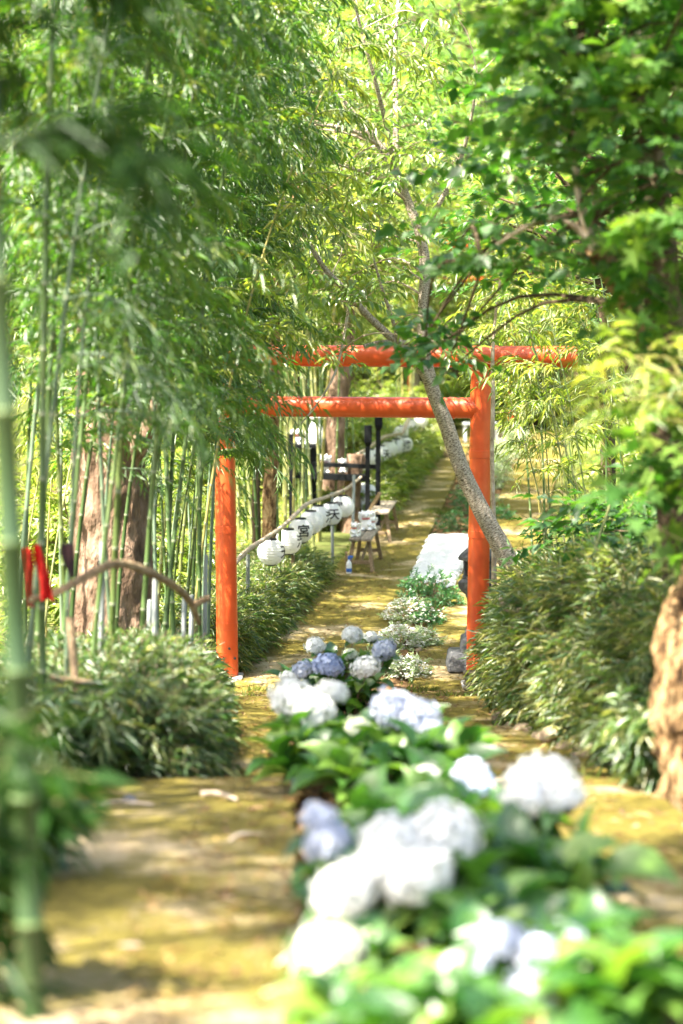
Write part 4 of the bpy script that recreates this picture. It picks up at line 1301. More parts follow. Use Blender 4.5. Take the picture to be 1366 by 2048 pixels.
# trunks behind the lantern rail
def bare_tree(px_pts, Y, rad, label, mat, crown_px=None, leafmat='wood_leaf', n=0):
    pts = [P(a, b, Y) for a, b in px_pts]
    g0 = Vector((pts[0].x, Y, ground(pts[0].x, Y) - 0.1))
    t = thing('tree', label, 'tree', g0)
    q = spline([g0] + pts, 8)
    mb = MB(); mb.tube(q, lerp_r([rad[0] * 1.15] + rad, len(q)), 24, wob=0.13, seed=px_pts[0][0]); mb.build('trunk', M[mat], t)
    if n:
        random.seed(px_pts[0][0])
        lf = Leaves(); br = MB()
        c = pts[-1]
        crown(lf, br, ell_clumps(n, (c.x, c.y, c.z + 0.6), (1.9, 1.9, 1.6), 0.4), 14, 7, 0.12, 0.42, T_OVATE, q[-14:], (0.2, 0.45), 0.45, br=0.02)
        br.build('limb', M[mat], t); lf.build('crown', [M[leafmat], M['twig']], t)
    return t
bare_tree([(668, 1000), (666, 920), (668, 840), (680, 760), (690, 680), (698, 600), (700, 480), (690, 330)], 32.2, [0.22, 0.18, 0.175, 0.17, 0.15, 0.13, 0.1, 0.07], 'brown trunked tree rising through the rack behind the tie beam', 'bark', None, 'wood_leaf_b', 70)
bare_tree([(538, 1055), (540, 980), (545, 900), (548, 800), (550, 640), (548, 500)], 24.6, [0.088, 0.085, 0.08, 0.075, 0.06, 0.045], 'straight speckled trunk close behind the lantern nearest the left pillar', 'orangebark', None, 'wood_leaf', 30)
bare_tree([(513, 1060), (512, 980), (518, 900), (522, 760), (520, 600)], 26.5, [0.06, 0.055, 0.05, 0.045, 0.03], 'thinner tree stem left of the straight speckled trunk', 'darkbark', None, 'wood_leaf', 24)
bare_tree([(1215, 1000), (1216, 900), (1212, 800), (1206, 700), (1200, 560)], 20.5, [0.08, 0.075, 0.07, 0.06, 0.05], 'dark stemmed tree among the shrubs behind the airy bamboo clump', 'darkbark', None, 'broad_leaf', 36)
mb = MB()
a = P(712, 915, 31.6); b = Vector((a.x - 0.06, 31.6, -0.1))
q = spline([b, b.lerp(a, 0.5) + Vector((-0.03, 0, 0)), a, a + Vector((0.0, 0, 0.01))], 6)
mb.tube(q, lerp_r([0.2, 0.13, 0.14, 0.14], len(q)), 20, wob=0.16, seed=4)
c = P(714, 935, 31.6); mb.tube([c, c + Vector((0.1, -0.02, 0.06)), c + Vector((0.17, -0.03, 0.13))], [0.06, 0.05, 0.045], 10, wob=0.1)
tag(mb.build('tree_stump', M['bark']), 'sawn brown stump with a cut side limb beside the black uprights', 'stump')

# ------------------------------------------------------------------ right foreground trees
YR1 = 10.8
t = thing('tree', 'mossy trunk with a dark leafy crown spreading over the right side', 'tree', (PX(1372, YR1), YR1, ground(PX(1372, YR1), YR1)))
mb, q1 = path_mb([(1385, 1480), (1378, 1250), (1368, 1100), (1350, 960), (1338, 840), (1330, 700), (1322, 560), (1312, 430), (1296, 260), (1285, 60), (1280, -160)], YR1, [0.17, 0.14, 0.125, 0.115, 0.11, 0.105, 0.1, 0.09, 0.075, 0.06, 0.045], 9, 24, wob=0.12, seed=6)
mb.build('trunk', M['darkbark'], t)
mb, q2 = path_mb([(1362, 790), (1330, 735), (1290, 672), (1250, 595), (1215, 535), (1188, 495)], [YR1 - .0, YR1 - .1, YR1 - .3, YR1 - .5, YR1 - .7, YR1 - .8], [0.07, 0.062, 0.06, 0.058, 0.055, 0.05], 8, 18, wob=0.14, seed=7)
mb.build('limb', M['orangebark'], t)
mb, q3 = path_mb([(1190, 498), (1160, 462), (1130, 442), (1090, 437), (1045, 458), (1000, 486), (960, 520)], [YR1 - .8, YR1 - .8, YR1 - .8, YR1 - .7, YR1 - .6, YR1 - .5, YR1 - .4], [0.024, 0.018, 0.014, 0.013, 0.011, 0.009, 0.006], 6, 10, wob=0.1)
mb.build('limb', M['branch'], t)
mb, q4 = path_mb([(1190, 498), (1165, 430), (1152, 340), (1150, 200), (1165, 60), (1180, -60)], YR1 - .8, [0.03, 0.018, 0.016, 0.014, 0.011, 0.008], 6, 10, wob=0.1)
mb.build('limb', M['branch'], t)
mb, q5 = path_mb([(1282, 640), (1262, 580), (1240, 500), (1225, 420), (1230, 300)], [YR1 - .35, YR1 - .3, YR1 - .2, YR1, YR1], [0.016, 0.014, 0.012, 0.01, 0.008], 6, 8)
mb.build('limb', M['branch'], t)
random.seed(55)
gate = lambda x, y: (y < 640 - (1366 - x) * 0.25 or x > 1250) and noise.noise((x * 0.009, y * 0.009, 4)) > -0.28
cl = px_clumps(52, 880, 1400, -80, 660, 9.6, 12.2, (0.6, 1.1), gate)
cl += px_clumps(30, 1040, 1500, -120, 420, 8.6, 10.5, (0.6, 1.1))
cl += px_clumps(26, 900, 1600, -420, -100, 9, 12, (0.7, 1.2))
cl += px_clumps(7, 832, 925, 640, 745, 11.6, 12.4, (0.35, 0.55))
lf = Leaves(); br = MB()
crown(lf, br, cl, 8, 6, 0.098, 0.72, T_OVATE, q1[50:] + q2[20:] + q3 + q4 + q5, (0.16, 0.34), 0.26, droop=0.35, br=0.010, jit=0.5)
br.build('twig', M['darkbark'], t)
lf.build('crown', [M['broad_leaf'], M['twig']], t)

# nearer branch of lobed leaves reaching in from the right
t = thing('tree', 'close lobed leaf branches reaching in over the right edge', 'tree', (3.6, 9.6, ground(3.6, 9.6)))
mb = MB(); tk = spline([(3.6, 9.6, 1.3), (3.5, 9.6, 3.0), (3.3, 9.7, 4.6), (3.1, 9.8, 6.2), (2.9, 9.9, 7.6)], 6)
mb.tube(tk, lerp_r([0.1, 0.08, 0.07, 0.05, 0.03], len(tk)), 14, wob=0.1); mb.build('trunk', M['darkbark'], t)
mb, q6 = path_mb([(1560, 560), (1480, 420), (1380, 300), (1260, 200), (1160, 130)], [9.4, 9.4, 9.5, 9.6, 9.7], [0.025, 0.02, 0.015, 0.01, 0.006], 6, 8); mb.build('limb', M['darkbark'], t)
mb, q7 = path_mb([(1560, 700), (1480, 640), (1420, 620), (1340, 650)], [9.2, 9.1, 9.1, 9.0], [0.02, 0.014, 0.01, 0.006], 6, 8); mb.build('limb', M['darkbark'], t)
mb, q8 = path_mb([(1500, 820), (1440, 880), (1390, 960), (1340, 1040)], [9.0, 8.9, 8.8, 8.7], [0.016, 0.01, 0.008, 0.005], 6, 8); mb.build('limb', M['darkbark'], t)
random.seed(8)
cl = px_clumps(34, 1010, 1420, -60, 330, 8.8, 10.2, (0.5, 1.0), lambda x, y: y < 330 - (1366 - x) * 0.55)
cl += px_clumps(18, 1250, 1420, 330, 700, 8.6, 9.6, (0.4, 0.8))
cl += px_clumps(22, 1285, 1400, 760, 1120, 8.4, 9.2, (0.3, 0.6))
cl += px_clumps(26, 1000, 1900, -500, -60, 8.6, 10.5, (0.6, 1.1))
lf = Leaves(); br = MB()
crown(lf, br, cl, 7, 5, 0.105, 0.85, T_LOBE, tk[8:] + q6 + q7 + q8, (0.12, 0.26), 0.18, droop=0.5, br=0.008, jit=0.5)
br.build('sprays', M['darkbark'], t)
lf.build('crown', [M['maple_leaf'], M['twig']], t)

t = thing('bamboo_spray', 'sunlit yellow bamboo spray reaching in before the mossy trunk', 'bamboo', (PX(1500, 8.6), 8.6, prof(8.6) - 0.05))
mb = MB(); tk2 = spline([tuple(t.location), P(1480, 1100, 8.6), P(1440, 860, 8.5), P(1366, 760, 8.4), P(1290, 740, 8.3)], 8)
mb.tube(tk2, lerp_r([0.012, 0.01, 0.008, 0.005, 0.003], len(tk2)), 8); mb.build('culm', M['palculm'], t)
random.seed(18)
lf = Leaves(); br = MB()
crown(lf, br, px_clumps(12, 1230, 1400, 660, 880, 8.0, 9.0, (0.4, 0.8), lambda x, y: y > 640 + (1366 - x) * 0.45), 9, 6, 0.10, 0.13, T_LANCE, tk2[12:], (0.12, 0.3), 0.2, droop=0.3, br=0.006)
lf.add_mb(br, 1)
lf.build('foliage', [M['bamboo_light'], M['palculm']], t)

# near root-flared trunk at the right edge
t = thing('tree', 'broad peeling orange brown trunk at the right path edge', 'tree', (PX(1425, 8.25), 8.25, prof(8.2)))
mb = MB()
q = spline([P(1446, 1650, 8.2), P(1438, 1570, 8.2), P(1428, 1480, 8.3), P(1418, 1390, 8.35), P(1424, 1300, 8.4), P(1448, 1200, 8.5), P(1478, 1100, 8.6), P(1490, 950, 8.8), P(1500, 700, 9.1), P(1520, 300, 9.6)], 20)
mb.tube(q, lerp_r([0.30, 0.225, 0.215, 0.225, 0.22, 0.205, 0.185, 0.16, 0.14, 0.12], len(q)), 96, wob=0.26, seed=8)
for aa, ln in ((3.6, 0.28), (4.5, 0.24), (2.9, 0.22)):
    b0 = q[7]; dv = Vector((math.cos(aa), math.sin(aa), 0))
    mb.tube(spline([b0 + dv * 0.08 + Vector((0, 0, 0.12)), b0 + dv * 0.2 + Vector((0, 0, -0.02)), b0 + dv * (0.2 + ln * 0.5) + Vector((0, 0, -0.09))], 5), lerp_r([0.07, 0.05, 0.02], 11), 10, wob=0.3, seed=9)
mb.build('trunk', M['orangebark'], t)

# ------------------------------------------------------------------ canopy trees added to shade path and thicket (crowns above the frame)
can = make_tree('tree', 'unseen tall tree added to shade the near terrace', 'tree', None, 9.0, 0.14, 2.4, 'darkbark', 'cherry_leaf', 78, 13, 0.12, 0.42, T_OVATE, cz=0.72, seed=12, rz=0.24)
can.location = (-5.0, 5.6, ground(-5.0, 5.6)); can['label'] = 'unseen tall tree added left of the terrace to shade it'
dup(can, (-4.25, 4.0, ground(-4.25, 4.0)), (0, 0, 1.2), (0.5, 0.5, 1.0), 'unseen slim tall tree added beside the terrace for more shade')
dup(can, (-1.75, 7.6, ground(-1.75, 7.6)), (0, 0, 2), (0.45, 0.6, 1.08), 'unseen tall tree added left of the grove to shade the thicket')
dup(can, (-3.1, 24.4, ground(-3.1, 24.4)), (0, 0, 4), 1.0, 'tall tree added left of the lantern rail to shade the benches')

# ------------------------------------------------------------------ hydrangeas
def head_mesh(mat, nf, seed, loose=0.0):
    r = np.random.default_rng(seed)
    lf = Leaves()
    i = np.arange(nf) + 0.5
    z = 1 - 1.55 * i / nf
    a = i * 2.39996
    rr = np.sqrt(np.maximum(0, 1 - z * z))
    n = np.stack([rr * np.cos(a), rr * np.sin(a), z], 1) + r.normal(0, 0.05, (nf, 3))
    n = unit(n)
    pos = n * np.array([0.085, 0.085, 0.068]) * (1 + r.normal(0, 0.09 + loose, (nf, 1)) + 0.16 * np.array([[noise.noise(Vector(q * 1.7) + Vector((seed * 5.0, 0, 0)))] for q in n]))
    up = unit(np.cross(n, r.normal(0, 1, (nf, 3))))
    bi = np.cross(n, up)
    rnd = r.random(nf)
    for k in range(4):
        th = k * PI / 2
        d = up * math.cos(th) + bi * math.sin(th) + n * r.uniform(0.0, 0.35, (nf, 1))
        s = 0.019 * (0.8 + 0.4 * r.random(nf))
        lf.add(T_PET, pos, d, n, np.stack([s * 1.0, s, s], 1), 0, np.clip(rnd * 0.8 + 0.2 * r.random(nf), 0, 1))
    # flower stalks
    lf.add(T_TWIG, np.tile([[0, 0, -0.07]], (nf, 1)), pos - np.array([0, 0, -0.07]), n, np.stack([np.full(nf, 0.002), np.linalg.norm(pos + np.array([0, 0, 0.07]), axis=1), np.full(nf, 0.002)], 1), 1)
    return lf.mesh('flower_head', [M[mat], M['hydra_leaf']])


HEADS = {'w': head_mesh('pet_white', 150, 1), 'l': head_mesh('pet_lilac_shade', 140, 2), 'b': head_mesh('pet_blue', 140, 3), 'g': head_mesh('pet_green', 120, 4)}
HN = {'w': 'white', 'l': 'pale lilac', 'b': 'blue', 'g': 'greenish white'}


def hydrangea(base, label, heads, nleaf, R, H, leaf=0.15, seed=0, bias=(0, 0)):
    random.seed(seed)
    base = Vector(base)
    t = thing('hydrangea', label, 'hydrangea', base, 'hydrangeas in the bed between the paths')
    st_ = MB(); lf = Leaves()
    tops = []
    for (c, kind, s) in heads:
        c = Vector(c)
        o = link('flower_head', HEADS[kind], t, c - base)
        o.scale = (s, s, s); o.rotation_euler = (random.uniform(-.35, .35), random.uniform(-.35, .35), random.uniform(0, 6))
        o['label'] = HN[kind] + ' mophead flower'
        tops.append(c - Vector((0, 0, 0.06 * s)))
    for k in range(nleaf):
        a = random.uniform(0, 6.28); q = R * math.sqrt(random.random())
        tops.append(base + Vector((q * math.cos(a) + bias[0], q * math.sin(a) + bias[1], H * random.uniform(0.55, 1.0) * (1 - 0.3 * (q / R) ** 2))))
    O, D, N, S = [], [], [], []
    for ti, tp in enumerate(tops):
        b = base + Vector((random.gauss(0, .06), random.gauss(0, .08), -0.06))
        b.x += (tp.x - base.x) * 0.4; b.y += (tp.y - base.y) * 0.4
        b.z = min(b.z, prof(b.y) - 0.03)
        md = b.lerp(tp, 0.55) + Vector((random.gauss(0, .02), random.gauss(0, .02), 0.02))
        q = spline([b, md, tp], 5)
        st_.tube(q, lerp_r([0.006, 0.0055, 0.004], len(q)), 6)
        # opposite leaf pairs up the stem
        az = random.uniform(0, PI)
        for j, u in enumerate((0.4, 0.66, 0.86, 1.0)):
            p = q[min(len(q) - 1, int(u * (len(q) - 1)))]
            for s in (0, 1):
                a = az + j * PI / 2 + s * PI + random.gauss(0, .25)
                el = random.uniform(-0.15, 0.7) if u < 1 else random.uniform(0.4, 1.25)
                if ti < len(heads): el = random.uniform(-0.5, 0.1)
                d = Vector((math.cos(a) * math.cos(el), math.sin(a) * math.cos(el), math.sin(el)))
                O.append(tuple(p)); D.append(tuple(d)); n_ = Vector((0, 0, 1)) + Vector((random.gauss(0, .3), random.gauss(0, .3), 0)); N.append(tuple(n_))
                S.append((0.75 if ti < len(heads) else 1) * leaf * random.uniform(0.7, 1.35) * (0.85 if u > 0.95 else 1))
    O, D, N, S = map(np.array, (O, D, N, S))
    lf.add(T_BIG, O, D, N, np.stack([S * 0.58, S, S], 1), 0)
    st_.build('stem', M['hydra_leaf'] if False else M['twig'], t)
    lf.build('foliage', [M['hydra_leaf']], t)
    return t


def hp(px, py, Y): return P(px, py, Y)


hydrangea((0.0, 13.2, prof(13.2)), 'sharp hydrangea with small blue and white heads nearest to the gate',
          [(hp(705, 1270, 13.4), 'w', 0.75), (hp(630, 1292, 13.2), 'w', 0.75), (hp(656, 1333, 12.8), 'b', 1.1), (hp(606, 1340, 12.9), 'l', 0.8), (hp(577, 1358, 12.8), 'w', 0.65), (hp(731, 1336, 12.7), 'w', 1.0),
           (hp(768, 1300, 13.2), 'l', 0.9), (hp(742, 1276, 13.6), 'w', 0.6), (hp(700, 1310, 13.2), 'g', 0.6)], 34, 0.38, 0.44, 0.16, 1)
hydrangea((0.02, 8.75, prof(8.7)), 'hydrangea with one large pale blue head at the crest of the slope',
          [(hp(588, 1402, 8.7), 'w', 1.15), (hp(628, 1422, 8.6), 'w', 1.0), (hp(662, 1388, 8.9), 'w', 0.8), (hp(790, 1420, 8.4), 'l', 1.15), (hp(835, 1435, 8.3), 'l', 1.05), (hp(862, 1462, 8.2), 'l', 0.6), (hp(715, 1455, 8.3), 'g', 0.6)], 28, 0.42, 0.30, 0.20, 2, (0.12, -0.25))
hydrangea((0.22, 7.9, prof(7.9)), 'leafy hydrangea below the one with the large pale blue head', [], 20, 0.34, 0.26, 0.19, 12)
hydrangea((0.34, 6.6, prof(6.6)), 'hydrangea with a lone bright white head beside the right path',
          [(hp(1085, 1572, 6.3), 'w', 1.25), (hp(1050, 1598, 6.2), 'w', 0.8), (hp(1125, 1598, 6.2), 'w', 0.75), (hp(850, 1563, 6.8), 'w', 0.7), (hp(940, 1548, 7.0), 'l', 0.75), (hp(962, 1570, 6.9), 'b', 0.6)], 18, 0.3, 0.18, 0.18, 3)
hydrangea((0.1, 5.35, prof(5.35)), 'hydrangea with a row of overlapping large white heads',
          [(hp(785, 1690, 5.3), 'w', 1.0), (hp(890, 1668, 5.35), 'w', 1.05), (hp(835, 1750, 5.1), 'w', 1.0), (hp(760, 1735, 5.2), 'w', 0.85), (hp(690, 1785, 5.1), 'w', 0.95), (hp(655, 1690, 5.5), 'l', 0.75), (hp(640, 1640, 5.6), 'l', 0.6)], 16, 0.24, 0.20, 0.17, 4, (0.12, 0.0))
hydrangea((0.36, 4.7, prof(4.7)), 'hydrangea with shaded pale heads low among big leaves',
          [(hp(655, 1905, 4.7), 'g', 1.0), (hp(640, 1955, 4.65), 'g', 0.75), (hp(1000, 1885, 4.6), 'l', 0.7), (hp(1085, 1915, 4.55), 'l', 0.7), (hp(1180, 1950, 4.5), 'l', 0.75), (hp(1060, 1985, 4.45), 'l', 0.65), (hp(1130, 1880, 4.65), 'l', 0.5), (hp(950, 1925, 4.55), 'l', 0.5)], 14, 0.28, 0.08, 0.16, 5, (0.02, 0.1))
hydrangea((0.14, 4.05, prof(4.05)), 'leafy hydrangea at the very front of the flower bed', [], 14, 0.22, 0.04, 0.16, 8)
hydrangea((0.04, 4.75, prof(4.75)), 'leafy hydrangea at the left front border of the flower bed', [], 5, 0.12, 0.03, 0.14, 19)
hydrangea((0.22, 5.9, prof(5.9)), 'leafy hydrangea in the middle of the bed behind the large white heads', [], 14, 0.2, 0.22, 0.18, 21)
hydrangea((0.62, 4.25, prof(4.25)), 'leafy hydrangea at the front right corner of the flower bed', [], 12, 0.12, 0.10, 0.17, 9)
hydrangea((0.56, 5.5, prof(5.5)), 'leafy hydrangea without flowers beside the right path', [], 14, 0.22, 0.2, 0.18, 6)

# ------------------------------------------------------------------ low plants behind the gate
def low_plant(p, r, h, label, leafmat, flowers=0, seed=0, size=0.05, dens=1.0, cat_='plant'):
    random.seed(seed)
    t = thing('bedding_plant', label, cat_, p)
    n = int(90 * dens * max(1, r / 0.3) ** 2)
    O = np.array(p) + rand_dir(n, 0.05, 1) * np.array([r, r, h]) * RG.uniform(0.35, 1, (n, 1))
    D = (O - np.array(p)) / np.array([r, r, h]) + RG.normal(0, 0.4, (n, 3))
    lf = Leaves(); lf.sprays(O, D, RG.uniform(0.05, 0.12, n), 8, size, 0.35, 0.15, T_OVATE, 0.6, twig_mi=0, twig_w=0.003, jit=0.6)
    lf.build('foliage', [M[leafmat]], t)
    st_ = MB()
    for k in range(12):
        a = random.uniform(0, 6.28)
        st_.tube([Vector(p) + Vector((0, 0, -0.05)), Vector(p) + Vector((r * 0.7 * math.cos(a), r * 0.7 * math.sin(a), h * 0.7))], [0.005, 0.003], 5)
    st_.build('stem', M['twig'], t)
    if flowers:
        fl = Leaves(); c = np.array(p) + rand_dir(flowers, 0.15, 1) * np.array([r, r, h]) * RG.uniform(0.92, 1.08, (flowers, 1))
        for k in range(4):
            a = k * PI / 2
            d = np.tile([[math.cos(a), math.sin(a), 0.2]], (flowers, 1)) + RG.normal(0, .2, (flowers, 3))
            s = RG.uniform(0.014, 0.024, flowers)
            fl.add(T_PET, c, d, np.tile([[0, 0, 1.0]], (flowers, 1)) + RG.normal(0, .3, (flowers, 3)), np.stack([s, s, s], 1), 0)
        fl.build('blossom', [M['pet_white']], t)
    return t


def bp(px, Y): return (PX(px, Y), Y, prof(Y) - 0.02)


low_plant(bp(800, 20.6), 0.26, 0.24, 'pale silvery white flowering plant just behind the gate hydrangea', 'silver_leaf', 380, 1)
low_plant(bp(768, 19.5), 0.2, 0.2, 'smaller silvery plant tucked beside the gate hydrangea', 'silver_leaf', 160, 12)
low_plant(bp(815, 19.0), 0.22, 0.2, 'pale silvery plant filling the bed right behind the gate hydrangea', 'silver_leaf', 200, 31)
low_plant(bp(848, 20.8), 0.18, 0.18, 'small silvery plant at the right border of the middle bed', 'silver_leaf', 120, 32)
low_plant(bp(820, 22.3), 0.30, 0.28, 'grey green plant dotted with white flowers in the middle bed', 'silver_leaf', 260, 2)
low_plant(bp(850, 22.2), 0.22, 0.24, 'fresh green plant right of the dotted white flowering one', 'bright_leaf', 40, 3)
low_plant(bp(868, 24.2), 0.33, 0.36, 'tall bright green plant before the white gravel', 'bright_leaf', 0, 4)
low_plant(bp(838, 24.4), 0.22, 0.26, 'green plant left of the tall one before the white gravel', 'bright_leaf', 20, 5)
low_plant(bp(890, 23.6), 0.2, 0.22, 'small green plant beside the right path before the gravel', 'bright_leaf', 0, 14)
low_plant(bp(915, 31.3), 0.34, 0.3, 'bright green plant at the far edge of the white gravel', 'bright_leaf', 0, 6)
low_plant(bp(938, 33.5), 0.3, 0.34, 'bright green plant behind the one at the gravel edge', 'bright_leaf', 0, 7)
low_plant(bp(930, 35.5), 0.28, 0.3, 'green plant showing left of the leaning trunk', 'bright_leaf', 0, 8)
low_plant(bp(1000, 33.0), 0.25, 0.26, 'green plant just right of the right pillar', 'bright_leaf', 0, 9)
random.seed(9)
for i in range(14):
    Y = 36 + i * 1.4
    x = at(RL, Y) - 0.25 + random.uniform(-0.25, 0.2)
    low_plant((x, Y, -0.03), random.uniform(0.3, 0.42), random.uniform(0.25, 0.4), 'silvery bedding plant in the far sunlit row between the paths', 'silver_leaf', 60, 20 + i, 0.07, 0.8)['group'] = 'far row of silvery bedding plants'

# ------------------------------------------------------------------ branch rails, stakes, cloths
mb, _ = path_mb([(62, 1200), (100, 1190), (150, 1166), (205, 1135), (245, 1128), (300, 1146), (345, 1170), (380, 1204), (398, 1246)], [8.9, 9.0, 9.1, 9.2, 9.4, 9.7, 10.0, 10.3, 10.5], [0.014, 0.017, 0.018, 0.021, 0.022, 0.021, 0.02, 0.018, 0.015], 6, 14, wob=0.3)
a = P(385, 1212, 10.35); mb.tube([a, a + Vector((0.05, 0, 0.03)), a + Vector((0.09, 0, 0.045))], [0.019, 0.018, 0.016], 10, wob=0.2)
tag(mb.build('branch_rail', M['tanbranch']), 'arched brown branch laid as a rail across the grove', 'rail')
a, b = P(140, 1235, 9.5), P(172, 1570, 9.2); b.z = prof(9.2) - 0.1
mb = MB(); mb.tube(spline([b, a.lerp(b, 0.5), a], 5), 0.02, 10, wob=0.1); c = P(100, 1356, 9.38); mb.tube(spline([c, P(150, 1362, 9.37), P(195, 1368, 9.4)], 4), 0.016, 10, wob=0.12)
tag(mb.build('stake', M['wood']), 'brown stake with a cross stick standing in the near left hedge', 'stake')
mb, _ = path_mb([(1000, 1196), (1012, 1216), (1030, 1222), (1055, 1220), (1085, 1208), (1120, 1186)], 13.2, [0.014, 0.018, 0.02, 0.02, 0.018, 0.013], 6, 12, wob=0.16)
tag(mb.build('branch_rail', M['branch']), 'pale curved branch resting on the thicket right of the gate', 'branch')
mb, _ = path_mb([(1085, 1178), (1125, 1190), (1170, 1215), (1205, 1232)], 12.6, [0.012, 0.013, 0.014, 0.012], 6, 12, wob=0.16)
tag(mb.build('branch_rail', M['branch']), 'short straight pale branch lying on the thicket top', 'branch')
mb, _ = path_mb([(1055, 1348), (1075, 1342), (1100, 1338)], 13.0, [0.022, 0.02, 0.018], 6, 12, wob=0.1)
tag(mb.build('cut_branch', M['branch']), 'sawn branch stub poking from the thicket face', 'branch')
mb, _ = path_mb([(1220, 1010), (1185, 1120), (1175, 1210), (1190, 1300)], 12.4, [0.008, 0.01, 0.011, 0.012], 6, 8)
tag(mb.build('cane', M['palculm']), 'tall yellow cane leaning over the thicket', 'cane')


def cloth(name, outline, Y, mat, label, thick=0.006, wav=0.02, cat_='cloth'):
    """hanging cloth: outline rows [(xl,xr,y)] in photo pixels at distance Y"""
    rows = []
    for i in range(len(outline) - 1):
        for k in range(6):
            u = k / 6
            rows.append([outline[i][j] * (1 - u) + outline[i + 1][j] * u for j in range(3)])
    rows.append(outline[-1])
    mb = MB(); n = 7; V = []
    for s in (0, 1):
        for (xl, xr, y) in rows:
            for k in range(n):
                p = P(xl + (xr - xl) * k / (n - 1), y, Y)
                p.y += wav * math.sin(k * 1.3 + y * 0.05) + s * thick
                V.append(p)
    F = []; m = len(rows); T = m * n
    for j in range(m - 1):
        for k in range(n - 1):
            a = j * n + k
            F.append([a, a + n, a + n + 1, a + 1]); F.append([T + a, T + a + 1, T + a + n + 1, T + a + n])
        for k in (0, n - 1):
            a = j * n + k; F.append([a, a + n, T + a + n, T + a] if k else [a + n, a, T + a, T + a + n])
    for j in (0, m - 1):
        for k in range(n - 1):
            a = j * n + k; F.append([a, a + 1, T + a + 1, T + a] if j == 0 else [a + 1, a, T + a, T + a + 1])
    mb.add(V, F)
    return tag(mb.build(name, M[mat]), label, cat_)


cloth('red_cloth', [(68, 80, 1090), (70, 88, 1120), (78, 100, 1160), (82, 108, 1200)], 8.85, 'redcloth', 'longer red cloth strip hanging at the branch rail end')
cloth('red_cloth', [(46, 62, 1096), (48, 66, 1130), (52, 66, 1180), (58, 68, 1215)], 8.95, 'redcloth', 'shorter red cloth strip left of the longer one')
cloth('dark_pouch', [(122, 146, 1088), (120, 147, 1106), (130, 148, 1130), (140, 148, 1156)], 9.05, 'darkcloth', 'small dark pouch with red flap tied to a bamboo culm', 0.03, 0.006, 'pouch')
cloth('banner', [(-20, 3, 330), (-22, 4, 420), (-24, 7, 520), (-24, 6, 640)], 5.6, 'vermilion', 'narrow orange red banner hanging at the far left edge', 0.01, 0.012, 'banner')

# foreground blurred plants at lower left
def stem_plant(base, h, n, label, leafmat, size, width, tmpl, seed, spread=0.25, dead=0):
    random.seed(seed)
    base = Vector(base)
    t = thing('leafy_plant', label, 'plant', base)
    st_ = MB(); O, D, L = [], [], []
    for k in range(n):
        a = random.uniform(0, 6.28); q = spread * random.uniform(0.3, 1)
        tp = base + Vector((q * math.cos(a), q * math.sin(a), h * random.uniform(0.6, 1)))
        pts = spline([base + Vector((0.04 * math.cos(a), 0.04 * math.sin(a), -0.05)), base.lerp(tp, 0.5) + Vector((0, 0, 0.08)), tp], 6)
        st_.tube(pts, lerp_r([0.007, 0.005, 0.003], len(pts)), 6)
        for j in range(3, len(pts)):
            for z in range(2):
                O.append(tuple(pts[j])); D.append((random.gauss(0, 1), random.gauss(0, 1), random.gauss(0.1, .5))); L.append(random.uniform(0.06, 0.16))
    lf = Leaves(); lf.sprays(np.array(O), np.array(D), np.array(L), 5, size, width, 0.4, tmpl, 0.8, twig_w=0.003, jit=0.5)
    st_.build('stem', M['palculm'], t); lf.build('foliage', [M[leafmat], M['palculm']], t)
    return t


def gp(px, Y): return (PX(px, Y), Y, ground(PX(px, Y), Y))


stem_plant(gp(-110, 3.9), 0.8, 2, 'nearest blurred bamboo shoot clump at the lower left edge', 'shade_leaf', 0.12, 0.16, T_LANCE, 1, 0.16)
stem_plant(gp(-90, 4.6), 1.0, 4, 'blurred dark leafy shrub at the left edge below the thick culm', 'shade_leaf', 0.13, 0.3, T_OVATE, 2, 0.2)
stem_plant(gp(20, 6.4), 0.36, 4, 'low blurred dwarf bamboo before the near left hedge', 'sasa', 0.12, 0.16, T_LANCE, 3, 0.24)
stem_plant(gp(-70, 6.2), 0.5, 5, 'blurred green plant left of the low dwarf bamboo', 'shade_leaf', 0.12, 0.2, T_LANCE, 4, 0.3)
stem_plant(gp(150, 8.9), 0.5, 12, 'dwarf bamboo tuft at the left end of the near hedge', 'sasa', 0.12, 0.16, T_LANCE, 5, 0.3)
stem_plant((PX(1318, 8.6), 8.6, prof(8.6) - 0.05), 0.5, 14, 'grassy plant at the foot of the peeling trunk', 'sasa', 0.11, 0.15, T_LANCE, 6, 0.22)
stem_plant((PX(1275, 9.6), 9.6, prof(9.6) - 0.05), 0.45, 10, 'low green plant between the peeling trunk and thicket', 'sasa', 0.11, 0.16, T_LANCE, 7, 0.22)

# ------------------------------------------------------------------ stones, tufts, litter
random.seed(14)
def rock(p, r, label, cat_='stone', group=None, mat='rock'):
    bm = bmesh.new(); bmesh.ops.create_icosphere(bm, subdivisions=3, radius=1)
    o_ = Vector((random.uniform(0, 50),) * 3)
    for v in bm.verts:
        k = 1 + 0.28 * noise.noise(v.co * 1.2 + o_) + 0.1 * noise.noise(v.co * 3.5 + o_)
        v.co = Vector((v.co.x * r[0], v.co.y * r[1], v.co.z * r[2])) * k
    me = bpy.data.meshes.new('rock'); bm.to_mesh(me); bm.free(); me.materials.append(M[mat])
    me.polygons.foreach_set('use_smooth', [True] * len(me.polygons))
    return tag(link('rock', me, None, p), label, cat_, group)


